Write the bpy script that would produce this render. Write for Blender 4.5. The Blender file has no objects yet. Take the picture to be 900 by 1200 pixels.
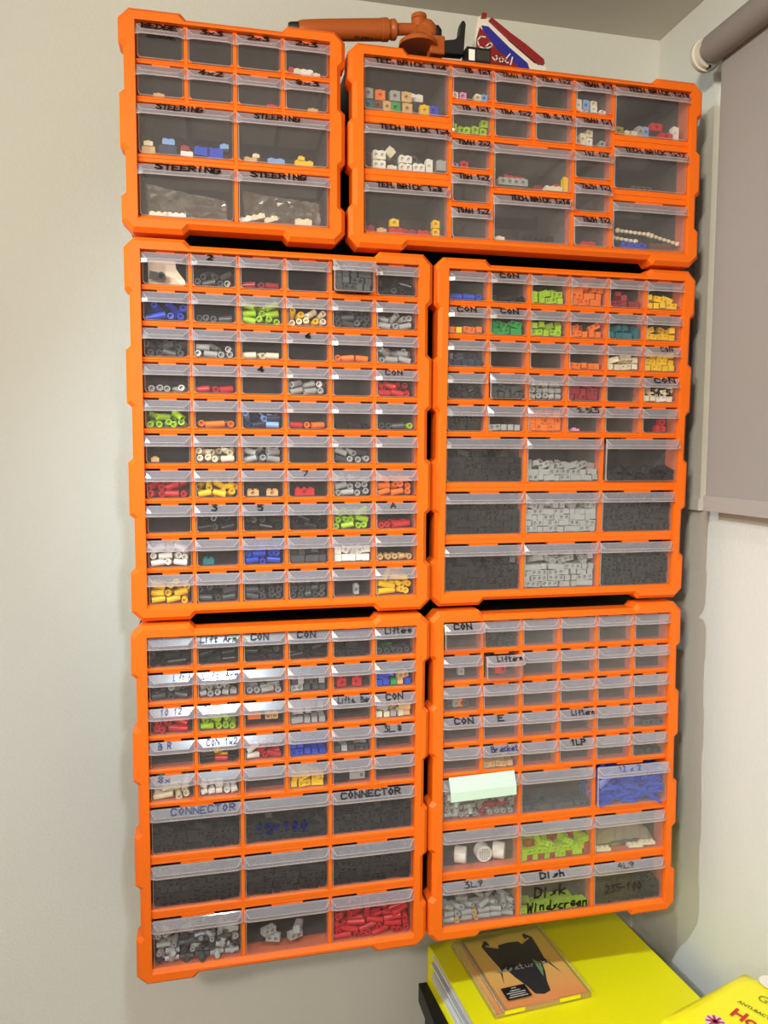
import bpy, bmesh, math, random
from mathutils import Matrix, Vector
random.seed(7)
SC = bpy.context.scene
COL = SC.collection

# ------------------------------------------------------------------ camera, world, lights, exposure
E_W, E_K, E_B, E_L, E_M = 0.55, 70, 29, 105, 46
CAM = Vector((0.0746, -0.9512, -0.2305))
RIGHT = Vector((0.97538, -0.22049, 0.00379))
DOWN = Vector((-0.01398, -0.07900, -0.99678))
FWD = Vector((0.22008, 0.97219, -0.08014))
F = 904.6
cd = bpy.data.cameras.new('camera')
cam = bpy.data.objects.new('camera', cd)
COL.objects.link(cam)
cam.matrix_world = Matrix(((RIGHT.x, -DOWN.x, -FWD.x, CAM.x), (RIGHT.y, -DOWN.y, -FWD.y, CAM.y),
                           (RIGHT.z, -DOWN.z, -FWD.z, CAM.z), (0, 0, 0, 1)))
cd.sensor_fit = 'HORIZONTAL'
cd.sensor_width = 36.0
cd.lens = F / 900 * 36
cd.clip_start = 0.02
SC.camera = cam

world = bpy.data.worlds.new('room_light')
SC.world = world
world.use_nodes = True
world.node_tree.nodes['Background'].inputs[0].default_value = (1.0, 0.91, 0.77, 1)
world.node_tree.nodes['Background'].inputs[1].default_value = E_W


def lamp(name, kind, loc, energy, color, size, aim=None, spot=None, blend=0.5):
    l = bpy.data.lights.new(name, kind)
    l.energy = energy
    l.color = color
    if kind == 'SPOT':
        l.spot_size = math.radians(spot)
        l.spot_blend = blend
    l.shadow_soft_size = size
    o = bpy.data.objects.new(name, l)
    COL.objects.link(o)
    o.location = loc
    if aim:
        o.rotation_euler = (Vector(aim) - Vector(loc)).to_track_quat('-Z', 'Y').to_euler()
    return o


# ceiling spot left of the cabinets, turned towards the corner (casts the sharp shadow on the right wall)
lamp('ceiling_spot', 'SPOT', (-0.95, -0.74, 0.39), E_K, (0.80, 0.94, 1.0), 0.016, aim=(0.80, 0.0, -0.46), spot=54, blend=0.85)
# ceiling downlight in front of the cabinets (its glints lie on the lower handles)
lamp('ceiling_downlight', 'SPOT', (0.12, -0.75, 0.39), E_B, (0.74, 0.91, 1.0), 0.02, aim=(0.08, -0.40, -1.0), spot=105, blend=0.8)
# warm lamp behind the camera, then an unseen point fill added for the walls
lamp('warm_spot', 'SPOT', (-1.2, -2.2, 0.28), E_L, (1.0, 0.87, 0.62), 0.10, aim=(0.78, -0.10, 0.22), spot=54, blend=0.9)
lamp('warm_fill', 'POINT', (-0.55, -1.60, 0.345), E_M, (1.0, 0.92, 0.77), 0.06)

SC.view_settings.view_transform = 'Standard'
SC.view_settings.look = 'None'
SC.view_settings.gamma = 1
SC.view_settings.use_curve_mapping = False
SC.view_settings.exposure = 0.0
SC.cycles.transparent_max_bounces = 32
SC.cycles.max_bounces = 10

WALL_Y = 0.205
WALL_X = 0.783
CEIL_Z = 0.420
FLOOR_Z = -1.81


def at(u, v, y):
    """world point seen at photo pixel (u, v) on the plane at depth y"""
    d = RIGHT * ((u - 450) / F) + DOWN * ((v - 600) / F) + FWD
    return CAM + d * ((y - CAM.y) / d.y)


# ------------------------------------------------------------------ materials
def lin(h):
    c = [int(h[i:i + 2], 16) / 255 for i in (0, 2, 4)]
    return tuple(x / 12.92 if x <= 0.04045 else ((x + 0.055) / 1.055) ** 2.4 for x in c) + (1,)


def mat(name, hexcol, rough=0.45, bump=0.0, scale=60, vary=0.0, metal=0.0, spec=0.5):
    m = bpy.data.materials.new(name)
    m.use_nodes = True
    nt = m.node_tree
    p = nt.nodes['Principled BSDF']
    p.inputs['Base Color'].default_value = lin(hexcol)
    p.inputs['Roughness'].default_value = rough
    p.inputs['Metallic'].default_value = metal
    p.inputs['Specular IOR Level'].default_value = spec
    if bump or vary:
        tc = nt.nodes.new('ShaderNodeTexCoord')
        n = nt.nodes.new('ShaderNodeTexNoise')
        n.inputs['Scale'].default_value = scale
        n.inputs['Detail'].default_value = 4
        nt.links.new(tc.outputs['Object'], n.inputs['Vector'])
        if bump:
            b = nt.nodes.new('ShaderNodeBump')
            b.inputs['Strength'].default_value = bump
            b.inputs['Distance'].default_value = 0.002
            nt.links.new(n.outputs['Fac'], b.inputs['Height'])
            nt.links.new(b.outputs['Normal'], p.inputs['Normal'])
        if vary:
            mx = nt.nodes.new('ShaderNodeMix')
            mx.data_type = 'RGBA'
            c = lin(hexcol)
            mx.inputs[6].default_value = tuple(x * (1 - vary) for x in c[:3]) + (1,)
            mx.inputs[7].default_value = tuple(min(1, x * (1 + vary)) for x in c[:3]) + (1,)
            nt.links.new(n.outputs['Fac'], mx.inputs[0])
            nt.links.new(mx.outputs[2], p.inputs['Base Color'])
    return m


def clear(name, haze, tint=(0.95, 0.94, 0.95), rough=0.07, hazecol=(0.9, 0.87, 0.88), gloss=1.0):
    """thin frosted clear plastic: see-through, a little milky haze, fresnel gloss"""
    m = bpy.data.materials.new(name)
    m.use_nodes = True
    nt = m.node_tree
    nt.nodes.clear()
    out = nt.nodes.new('ShaderNodeOutputMaterial')
    tr = nt.nodes.new('ShaderNodeBsdfTransparent')
    tr.inputs[0].default_value = tint + (1,)
    df = nt.nodes.new('ShaderNodeBsdfDiffuse')
    df.inputs[0].default_value = hazecol + (1,)
    tl = nt.nodes.new('ShaderNodeBsdfTranslucent')
    tl.inputs[0].default_value = hazecol + (1,)
    a = nt.nodes.new('ShaderNodeMixShader')
    a.inputs[0].default_value = 0.4
    nt.links.new(df.outputs[0], a.inputs[1])
    nt.links.new(tl.outputs[0], a.inputs[2])
    b = nt.nodes.new('ShaderNodeMixShader')
    tc = nt.nodes.new('ShaderNodeTexCoord')
    n = nt.nodes.new('ShaderNodeTexNoise')
    n.inputs['Scale'].default_value = 90
    n.inputs['Detail'].default_value = 3
    nt.links.new(tc.outputs['Object'], n.inputs['Vector'])
    mr = nt.nodes.new('ShaderNodeMapRange')
    mr.inputs['To Min'].default_value = haze * 0.75
    mr.inputs['To Max'].default_value = haze * 1.25
    nt.links.new(n.outputs['Fac'], mr.inputs['Value'])
    nt.links.new(mr.outputs[0], b.inputs[0])
    nt.links.new(tr.outputs[0], b.inputs[1])
    nt.links.new(a.outputs[0], b.inputs[2])
    g = nt.nodes.new('ShaderNodeBsdfGlossy')
    g.inputs['Roughness'].default_value = rough
    lw = nt.nodes.new('ShaderNodeLayerWeight')     # 1 - |cos|, the same on both sides of a thin sheet
    lw.inputs['Blend'].default_value = 0.5
    pw5 = nt.nodes.new('ShaderNodeMath')
    pw5.operation = 'POWER'
    pw5.inputs[1].default_value = 5
    nt.links.new(lw.outputs['Facing'], pw5.inputs[0])
    fr = nt.nodes.new('ShaderNodeMath')
    fr.operation = 'MULTIPLY_ADD'
    fr.inputs[1].default_value = 0.8
    fr.inputs[2].default_value = 0.032 * gloss
    nt.links.new(pw5.outputs[0], fr.inputs[0])
    c = nt.nodes.new('ShaderNodeMixShader')
    nt.links.new(fr.outputs[0], c.inputs[0])
    nt.links.new(b.outputs[0], c.inputs[1])
    nt.links.new(g.outputs[0], c.inputs[2])
    nt.links.new(c.outputs[0], out.inputs[0])
    return m


M = {}
M['wall'] = mat('wall_paint', 'D9DAD5', 0.7, 0.35, 220, 0.02)
M['ceiling'] = mat('ceiling_paint', 'D2CCC0', 0.85, 0.1, 200, 0.02)
M['floor'] = mat('floor_wood', '8A6A4A', 0.5, 0.1, 30, 0.2)
M['orange'] = mat('orange_plastic', 'EE6C14', 0.45, 0.06, 350, 0.04, spec=0.25)
M['black'] = mat('black_plastic', '0E0E0F', 0.5, 0.05, 200, 0.05)
M['clear'] = clear('clear_drawer_plastic', 0.022, tint=(0.98, 0.975, 0.98), hazecol=(0.92, 0.83, 0.81))
M['dusty'] = clear('dusty_drawer_plastic', 0.055, tint=(0.97, 0.965, 0.965), rough=0.12, hazecol=(0.88, 0.83, 0.83), gloss=1.3)
M['tray'] = clear('clear_tray_plastic', 0.09, tint=(0.98, 0.97, 0.97), gloss=0.6)
M['handle'] = clear('clear_handle_plastic', 0.19, rough=0.16, hazecol=(0.86, 0.86, 0.97), gloss=2.6)
M['edge'] = clear('frosted_plastic_edge', 0.42, hazecol=(0.95, 0.80, 0.76))
M['ink'] = mat('marker_ink', '0B0A0C', 0.45, vary=0.2, scale=300)
M['blueink'] = mat('blue_marker_ink', '1D2A6E', 0.5, vary=0.2, scale=300)
PAL = {'K': ('black', '131416'), 'D': ('dark grey', '4A4D50'), 'G': ('light grey', 'A8AAA8'), 'W': ('white', 'F2EFE6'),
       'C': ('cream', 'E9DFC0'), 'R': ('red', 'C8202A'), 'E': ('dark red', '9E2433'), 'O': ('orange', 'F07A1E'),
       'Y': ('yellow', 'F6CB12'), 'L': ('lime green', 'A6CE22'), 'N': ('green', '1FA04A'), 'T': ('teal', '15757E'),
       'B': ('blue', '2348C8'), 'V': ('navy blue', '26304F'), 'S': ('light blue', '86AEE6'), 'A': ('tan', 'D9B27A'),
       'P': ('pink', 'E79BC4'), 'H': ('brown', '6A4A34'), 'I': ('olive', 'A0994A')}
for k, (n, h) in PAL.items():
    M[k] = mat(n.replace(' ', '_') + '_toy_plastic', h, 0.3, vary=0.05, scale=120)


# ------------------------------------------------------------------ mesh helpers
class MB:
    def __init__(s):
        s.v, s.f, s.m = [], [], []

    def add(s, verts, faces, mi=0, mtx=None):
        o = len(s.v)
        s.v += [tuple(mtx @ Vector(p)) for p in verts] if mtx else [tuple(p) for p in verts]
        s.f += [tuple(i + o for i in f) for f in faces]
        s.m += [mi] * len(faces) if isinstance(mi, int) else list(mi)

    def box(s, a, b, mi=0, mtx=None):
        (x0, y0, z0), (x1, y1, z1) = a, b
        s.add([(x0, y0, z0), (x1, y0, z0), (x1, y1, z0), (x0, y1, z0), (x0, y0, z1), (x1, y0, z1), (x1, y1, z1), (x0, y1, z1)],
              [(0, 3, 2, 1), (4, 5, 6, 7), (0, 1, 5, 4), (1, 2, 6, 5), (2, 3, 7, 6), (3, 0, 4, 7)], mi, mtx)

    def prism(s, poly, y0, y1, mi=0, side=None, mtx=None):
        """polygon in x,z (counter-clockwise seen from -y) extruded from y0 (front) to y1"""
        n = len(poly)
        vs = [(x, y0, z) for x, z in poly] + [(x, y1, z) for x, z in poly]
        fs = [tuple(range(n)), tuple(range(2 * n - 1, n - 1, -1))] + [(i, i + n, (i + 1) % n + n, (i + 1) % n) for i in range(n)]
        s.add(vs, fs, [mi, mi] + [mi if side is None else side] * n, mtx)

    def lathe(s, prof, n=16, mi=0, mtx=None, caps=True):
        """profile of (x, r) turned around the x axis"""
        vs, fs = [], []
        for x, r in prof:
            for k in range(n):
                a = 2 * math.pi * k / n
                vs.append((x, r * math.cos(a), r * math.sin(a)))
        for i in range(len(prof) - 1):
            for k in range(n):
                k2 = (k + 1) % n
                fs.append((i * n + k, (i + 1) * n + k, (i + 1) * n + k2, i * n + k2))
        if caps:
            fs.append(tuple(range(n)))
            fs.append(tuple(reversed(range((len(prof) - 1) * n, len(prof) * n))))
        s.add(vs, fs, mi, mtx)

    def mesh(s, name, mats, smooth=False):
        me = bpy.data.meshes.new(name)
        me.from_pydata(s.v, [], s.f)
        for m in mats:
            me.materials.append(m)
        if len(mats) > 1:
            me.polygons.foreach_set('material_index', s.m)
        if smooth:
            me.polygons.foreach_set('use_smooth', [True] * len(me.polygons))
            try:
                me.set_sharp_from_angle(angle=math.radians(40))
            except Exception:
                pass
        me.update()
        return me

    def build(s, name, mats, parent=None, smooth=False, loc=(0, 0, 0)):
        if not isinstance(mats, (list, tuple)):
            mats = [mats]
        return link(name, s.mesh(name, mats, smooth), parent, loc)


def link(name, me, parent=None, loc=(0, 0, 0)):
    o = bpy.data.objects.new(name, me)
    COL.objects.link(o)
    o.parent = parent
    o.location = loc
    return o


def tag(o, label=None, cat=None, group=None, kind=None):
    for k, v in (('label', label), ('category', cat), ('group', group), ('kind', kind)):
        if v:
            o[k] = v
    return o


def bevel_mesh(me, width, seg=1):
    bm = bmesh.new()
    bm.from_mesh(me)
    bmesh.ops.bevel(bm, geom=bm.edges[:], offset=width, segments=seg, affect='EDGES', profile=0.5)
    bm.to_mesh(me)
    bm.free()
    return me


# ------------------------------------------------------------------ handwriting: a small stroke font on a 6 x 8 grid
GL = {'A': '00 38 60|13 53', 'B': '00 08 47 46 44 04|44 63 61 40 00', 'C': '67 48 18 05 03 10 40 61', 'D': '00 08 38 66 62 30 00',
      'E': '68 08 00 60|04 44', 'F': '00 08 68|04 44', 'G': '67 48 18 05 03 10 40 62 64 34', 'H': '00 08|60 68|04 64',
      'I': '30 38', 'K': '00 08|68 04 60', 'L': '08 00 60', 'M': '00 08 34 68 60', 'N': '00 08 60 68', 'O': '38 15 13 30 53 55 38',
      'P': '00 08 58 66 54 04', 'R': '00 08 48 66 54 04|24 60', 'S': '67 48 17 06 25 44 62 50 20 01', 'T': '08 68|38 30',
      'U': '08 02 20 40 62 68', 'V': '08 30 68', 'W': '08 10 35 50 68', 'X': '00 68|08 60', 'Y': '08 34 68|34 30', 'Z': '08 68 00 60',
      '0': '38 15 13 30 53 55 38', '1': '16 38 30', '2': '07 28 57 55 00 60', '3': '08 58 25 54 62 40 00', '4': '48 03 63|48 40',
      '5': '68 08 05 45 63 50 10', '6': '58 14 01 30 52 44 03', '7': '08 68 20', '8': '34 06 28 56 34 52 30 02 34',
      '9': '55 24 06 38 56 20', 'a': '54 23 11 30 52|55 51 70', 'b': '08 00 40 63 44 03', 'c': '54 24 02 20 50', 'd': '53 23 11 30 51|58 50 60',
      'e': '12 52 44 24 02 20 50', 'f': '57 38 20|04 44', 'h': '08 00|03 24 44 50', 'i': '24 20|26 27', 'k': '08 00|54 02 50',
      'l': '28 20', 'm': '00 04|03 14 24 30|33 44 54 60', 'n': '04 00|03 24 44 50', 'o': '24 02 20 40 52 44 24', 'r': '04 00|02 24 44',
      's': '54 23 42 31 00', 't': '28 20 40|05 45', 'u': '04 01 20 40 54|54 50', 'w': '04 10 23 40 54', 'x': '00 54|04 50',
      'y': '04 20|54 00', 'z': '04 54 00 50', '.': '10 11', ',': '20 00', '-': '04 44', '=': '03 43|05 45', '_': '00 60'}


def stroke_text(mb, text, x0, x1, h, base, put, th, wob=0.6, slant=0.08):
    """lay the text between x0 and x1; put(s, t) maps flat coordinates to a 3D point"""
    n = len(text)
    th *= 1.25
    adv = (x1 - x0) / max(n, 1)
    for i, ch in enumerate(text):
        g = GL.get(ch)
        if not g:
            continue
        dy = random.uniform(-wob, wob) * h * 0.12
        cw = adv * 0.72
        for st in g.split('|'):
            pts = [(x0 + i * adv + int(c[0]) / 6 * cw + int(c[1]) / 8 * h * slant + random.uniform(-wob, wob) * h * 0.05,
                    base + dy + int(c[1]) / 8 * h + random.uniform(-wob, wob) * h * 0.05) for c in st.split()]
            for a, b in zip(pts, pts[1:]):
                dx, dz = b[0] - a[0], b[1] - a[1]
                l = math.hypot(dx, dz) or 1e-6
                dx, dz = dx / l * th / 2, dz / l * th / 2
                q = [(a[0] - dx - dz, a[1] - dz + dx), (a[0] - dx * 1.5, a[1] - dz * 1.5), (a[0] - dx + dz, a[1] - dz - dx),
                     (b[0] + dx + dz, b[1] + dz - dx), (b[0] + dx * 1.5, b[1] + dz * 1.5), (b[0] + dx - dz, b[1] + dz + dx)]
                mb.add([put(*p) for p in q], [(0, 1, 2, 3, 4, 5)])


# ------------------------------------------------------------------ the room
def struct(name, a, b, m):
    mb = MB()
    mb.box(a, b)
    o = mb.build(name, m)
    o['kind'] = 'structure'
    return o


struct('wall_back', (-1.6, WALL_Y, FLOOR_Z), (WALL_X + 0.1, WALL_Y + 0.1, CEIL_Z), M['wall'])
struct('wall_right', (WALL_X, -1.3, FLOOR_Z), (WALL_X + 0.1, WALL_Y, CEIL_Z), M['wall'])
struct('ceiling', (-1.6, -1.8, CEIL_Z), (WALL_X + 0.1, WALL_Y + 0.1, CEIL_Z + 0.05), M['ceiling'])
struct('floor', (-1.6, -1.8, FLOOR_Z - 0.05), (WALL_X + 0.1, WALL_Y + 0.1, FLOOR_Z), M['floor'])

# ------------------------------------------------------------------ drawer cabinets
CW, CH = 0.334 / 6, 0.0418
VT = 0.0045
YF = 0.0045          # drawer face
HP, HH, HL = 0.0060, 0.0085, 0.0042   # handle reach, slope height, lip height
DR_DEPTH = 0.125
ORD = ['first', 'second', 'third', 'fourth', 'fifth', 'sixth', 'seventh', 'eighth', 'ninth', 'tenth']


def blocks(kind):
    if kind == 'sixty':
        return 6 * CW, 10 * CH, [('s', 0, 6 * CW, 0, 10 * CH, 6, 10, 0.0062)]
    if kind == 'thirtynine':
        h = 10 * CH
        return 6 * CW, h, [('s', 0, 6 * CW, 0, 5 * CH, 6, 5, 0.0062), ('b', 0, 6 * CW, 5 * CH, h, 3, 3, 0.0125)]
    if kind == 'twelve':
        return 4 * CW, 0.2143, [('s', 0, 4 * CW, 0, 2 * CH, 4, 2, 0.0055), ('b', 0, 4 * CW, 2 * CH, 0.2143, 2, 2, 0.0095)]
    h = 0.2078
    r = h / 5
    return 8 * CW, h, [('A', 0, 2 * CW, 0, h, 1, 3, 0.015), ('B', 2 * CW, 3 * CW, 0, h, 1, 5, 0.006),
                       ('C', 3 * CW, 5 * CW, 0, 2 * r, 2, 2, 0.006), ('D', 3 * CW, 5 * CW, 2 * r, h, 1, 2, 0.0075),
                       ('E', 5 * CW, 6 * CW, 0, h, 1, 5, 0.006), ('F', 6 * CW, 8 * CW, 0, h, 1, 3, 0.015)]


def cells(kind):
    W, H, bl = blocks(kind)
    out = {}
    for key, u0, u1, w0, w1, nc, nr, hd in bl:
        for r in range(nr):
            for c in range(nc):
                a, b = u0 + (u1 - u0) * c / nc, u0 + (u1 - u0) * (c + 1) / nc
                t, d = w0 + (w1 - w0) * r / nr, w0 + (w1 - w0) * (r + 1) / nr
                tl = 0 if a < 1e-5 else VT / 2
                tr = 0 if b > W - 1e-5 else VT / 2
                tt = 0 if t < 1e-5 else (hd / 2 if r > 0 else 0.0035)
                tb = 0 if d > H - 1e-5 else (hd / 2 if r < nr - 1 else 0.0035)
                out[(key, r, c)] = (a, b, -t, -d, tl, tr, tt, tb)
    return W, H, out


_dr = {}


def drawer_meshes(W, H, dusty=False):
    k = (round(W, 4), round(H, 4), dusty)
    if k in _dr:
        return _dr[k]
    mb = MB()
    i, r = 0.0007, 0.0042
    zt = H - 0.0024
    poly = [(i, r)]
    for a in range(1, 4):
        t = math.pi / 2 * a / 4
        poly.append((i + r - r * math.cos(t), r - r * math.sin(t)))
    poly += [(i + r, 0.0004), (W - i - r, 0.0004)]
    for a in range(1, 4):
        t = math.pi / 2 * a / 4
        poly.append((W - i - r + r * math.sin(t), r - r * math.cos(t)))
    poly += [(W - i, r), (W - i, zt), (i, zt)]
    n = len(poly)
    # front plate with a small frosted bevel all round
    cx, cz = W / 2, H / 2

    def ins(p, e):
        return (p[0] + (e if p[0] < cx else -e), p[1] + (e if p[1] < cz else -e))
    vs = [(x, YF, z) for x, z in (ins(p, 0.0009) for p in poly)] + [(x, YF + 0.0009, z) for x, z in poly] + [(x, YF + 0.0022, z) for x, z in poly]
    fs = [tuple(range(n)), tuple(range(3 * n - 1, 2 * n - 1, -1))]
    ms = [0, 0]
    for q in (0, n):
        for j in range(n):
            fs.append((q + j, q + j + n, q + (j + 1) % n + n, q + (j + 1) % n))
            ms.append(1)
    mb.add(vs, fs, ms)
    y0, y1, t = YF + 0.0022, DR_DEPTH, 0.0011
    sh = H * 0.86
    mb.box((0.0012, y0, 0.0006), (W - 0.0012, y1, 0.0017), 2)
    mb.box((0.0012, y0, 0.0017), (0.0012 + t, y1, sh), 2)
    mb.box((W - 0.0012 - t, y0, 0.0017), (W - 0.0012, y1, sh), 2)
    mb.box((0.0023, y1 - t, 0.0017), (W - 0.0023, y1, sh), 2)
    body = mb.mesh('drawer', [M['dusty' if dusty else 'clear'], M['edge'], M['tray']])
    # handle: sloped scoop plate narrowing forward, side cheeks and a hanging lip
    ov, ins_ = 0.0013, 0.0062 if W < 0.08 else 0.0050
    hb = HH + HL
    yl = YF - HP
    zt2 = zt + 0.0002
    pts = [(-ov, YF - .0002, zt2), (W + ov, YF - .0002, zt2), (W - ins_, yl, zt2 - HH), (ins_, yl, zt2 - HH),
           (-ov, YF - .003, zt2 - HH), (W + ov, YF - .003, zt2 - HH),
           (ins_, yl - .0002, zt2 - hb), (W - ins_, yl - .0002, zt2 - hb), (-ov, YF - .0032, zt2 - hb), (W + ov, YF - .0032, zt2 - hb)]
    fc = [(0, 3, 2, 1), (0, 4, 3), (1, 2, 5), (3, 6, 7, 2), (4, 8, 6, 3), (2, 7, 9, 5)]
    me = bpy.data.meshes.new('handle')
    me.from_pydata(pts, [], fc)
    bm = bmesh.new()
    bm.from_mesh(me)
    bmesh.ops.recalc_face_normals(bm, faces=bm.faces[:])
    old = set(bm.faces)
    bmesh.ops.solidify(bm, geom=bm.faces[:], thickness=0.0009)
    # raised frosted ridges along the folds and the lip
    def ridge(p, q, w):
        p, q = Vector(p), Vector(q)
        d = (q - p)
        mt = Matrix.Translation(p) @ d.to_track_quat('X', 'Z').to_matrix().to_4x4()
        l = d.length
        vv = [bm.verts.new(mt @ Vector(c)) for c in ((0, -w, -w), (0, w, -w), (0, w, w), (0, -w, w), (l, -w, -w), (l, w, -w), (l, w, w), (l, -w, w))]
        for f in ((0, 3, 2, 1), (4, 5, 6, 7), (0, 1, 5, 4), (1, 2, 6, 5), (2, 3, 7, 6), (3, 0, 4, 7)):
            bm.faces.new([vv[i] for i in f]).material_index = 1
    for i_, j_, w_ in ((6, 7, .00055), (8, 6, .00055), (7, 9, .00055), (3, 2, .00035), (0, 3, .00035), (1, 2, .00035), (4, 8, .00045), (5, 9, .00045)):
        ridge(pts[i_], pts[j_], w_)
    bm.to_mesh(me)
    bm.free()
    me.materials.append(M['handle'])
    me.materials.append(M['edge'])
    _dr[k] = (body, me)
    return _dr[k]


def offset_loop(P, d):
    n = len(P)
    out = []
    for i in range(n):
        p0, p1, p2 = Vector(P[i - 1]), Vector(P[i]), Vector(P[(i + 1) % n])
        e1, e2 = (p1 - p0).normalized(), (p2 - p1).normalized()
        n1, n2 = Vector((e1.y, -e1.x)), Vector((e2.y, -e2.x))   # clockwise loop: inward is to the right
        b = (n1 + n2)
        b = b / max(b.length_squared, 1e-9) * 2
        out.append(tuple(p1 + b * d))
    return out


def frame_mesh(W, H, gaps, hl):
    m, mt, mb_, ch, rd, sd = 0.0185, 0.0140, 0.0190, 0.012, 0.0065, 0.0055
    b = 0.050
    R, L, T, B = W + m, -m, mt, -H - mb_
    P = [(L, T - ch), (L + ch, T), (b, T), (b + .0065, T - rd), (W - b - .0065, T - rd), (W - b, T), (R - ch, T), (R, T - ch)]
    for c in gaps:
        P += [(R, c + hl + .005), (R - sd, c + hl), (R - sd, c - hl), (R, c - hl - .005)]
    P += [(R, B + ch), (R - ch, B), (W - b, B), (W - b - .0065, B + rd), (b + .0065, B + rd), (b, B), (L + ch, B), (L, B + ch)]
    for c in reversed(gaps):
        P += [(L, c - hl - .005), (L + sd, c - hl), (L + sd, c + hl), (L, c + hl + .005)]
    I = offset_loop(P, 0.0050)
    bm = bmesh.new()

    def loop(pts, y):
        return [bm.verts.new((p[0], y, p[1])) for p in pts]

    def ring(a, b_):
        n = len(a)
        for i in range(n):
            bm.faces.new((a[i], a[(i + 1) % n], b_[(i + 1) % n], b_[i]))
    l0, l1, l2 = loop(I, 0), loop(P, 0.0055), loop(P, 0.030)
    ring(l0, l1)
    ring(l1, l2)
    h0 = loop([(0, 0), (W, 0), (W + .0002, -H - .0045), (-.0002, -H - .0045)], 0)
    h1 = loop([(0, 0), (W, 0), (W, -H), (0, -H)], 0.0055)
    h2 = loop([(0, 0), (W, 0), (W, -H), (0, -H)], 0.0305)
    ring(h0, h1)
    ring(h1, h2)

    def cap(a, b_):
        es = []
        for lp in (a, b_):
            for i in range(len(lp)):
                e = bm.edges.get((lp[i], lp[(i + 1) % len(lp)]))
                es.append(e or bm.edges.new((lp[i], lp[(i + 1) % len(lp)])))
        bmesh.ops.triangle_fill(bm, use_beauty=True, use_dissolve=False, edges=es)
    cap(l0, h0)
    h3 = loop([(-.002, .002), (W + .002, .002), (W + .002, -H - .002), (-.002, -H - .002)], 0.0305)
    ring(h2, h3)
    h4 = loop([(-.002, .002), (W + .002, .002), (W + .002, -H - .002), (-.002, -H - .002)], 0.030)
    ring(h3, h4)
    cap(l2, h4)
    bmesh.ops.recalc_face_normals(bm, faces=bm.faces[:])
    me = bpy.data.meshes.new('frame')
    bm.to_mesh(me)
    bm.free()
    me.materials.append(M['orange'])
    return me


CABS = {}


def make_cabinet(code, kind, pos, roll, tilt, label, place, gaps, hl):
    x, z = pos
    y, yaw, pit = tilt
    W, H, cl = cells(kind)
    mtx = Matrix.Translation((x, y, z)) @ Matrix.Rotation(yaw, 4, 'Z') @ Matrix.Rotation(-pit, 4, 'X') @ Matrix.Rotation(-roll, 4, 'Y')
    D = 0.3
    for cx in (-.012, W + .012):
        for cz in (.006, -H - .011):
            p = mtx @ Vector((cx, 0, cz))
            D = min(D, WALL_Y - 0.0002 - p.y)
    root = bpy.data.objects.new('drawer_cabinet', None)
    COL.objects.link(root)
    root.matrix_world = mtx
    tag(root, label, 'cabinet', 'orange drawer cabinets on the wall')
    # black shell behind the frame
    s, sb = MB(), MB()
    L, R, T, B, t = -.0120, W + .0120, .0060, -H - .0110, .0025
    s.box((L, .0301, B), (L + t, D, T))
    s.box((R - t, .0301, B), (R, D, T))
    s.box((L + t, .0301, T - t), (R - t, D, T))
    s.box((L + t, .0301, B), (R - t, D, B + t))
    s.box((L + t, D - t, B + t), (R - t, D, T - t))
    s.build('shell', M['black'], root)
    link('frame', frame_mesh(W, H, gaps, hl), root)
    g = MB()
    yd0, yd1 = 0.0055, 0.022
    for (a, b, wt, wb, tl, tr, tt, tb) in cl.values():
        if tl:
            g.box((a, yd0, wb), (a + tl, yd1, wt))
        if tr:
            g.box((b - tr, yd0, wb), (b, yd1, wt))
        if tt:
            g.add([(u, y, z) for u in (a + tl, b - tr) for y, z in ((yd1, wt - tt), (yd0 + .0010, wt - tt), (yd0, wt - tt + .0010), (yd0, wt), (yd1, wt))],
                  [(0, 1, 2, 3, 4), (9, 8, 7, 6, 5), (0, 5, 6, 1), (1, 6, 7, 2), (2, 7, 8, 3), (3, 8, 9, 4), (4, 9, 5, 0)])
        if tb:
            ck = min(.0020, tb * .8)
            g.add([(u, y, z) for u in (a + tl, b - tr) for y, z in ((yd1, wb), (yd0 - .001, wb), (yd0 - .001, wb + tb - ck), (yd0 - .001 + ck, wb + tb), (yd1, wb + tb))],
                  [(0, 1, 2, 3, 4), (9, 8, 7, 6, 5), (0, 5, 6, 1), (1, 6, 7, 2), (2, 7, 8, 3), (3, 8, 9, 4), (4, 9, 5, 0)])
        # centre tab above the drawer
        q = (b - a)
        zt = wt - tt
        g.box((a + q * .32, yd0 + .0005, zt - .0022), (b - q * .32, yd1, zt))
        # moulded nubs where the shelf meets the uprights
        if tb:
            for uu in ([a + tl] if tl else []) + ([b - tr] if tr else []):
                sg = 1 if uu < (a + b) / 2 else -1
                zz = wb + tb
                g.add([(uu, yd0 - .001, zz), (uu + sg * .006, yd0 - .001, zz), (uu, yd0 - .001, zz + .0028), (uu, yd0 + .006, zz)],
                      [(0, 1, 2), (0, 2, 3), (1, 3, 2), (0, 3, 1)])
    g.build('divider_grid', M['orange'], root)
    CABS[code] = dict(root=root, mtx=mtx, cells=cl, place=place, drawers={})
    return CABS[code]


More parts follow.
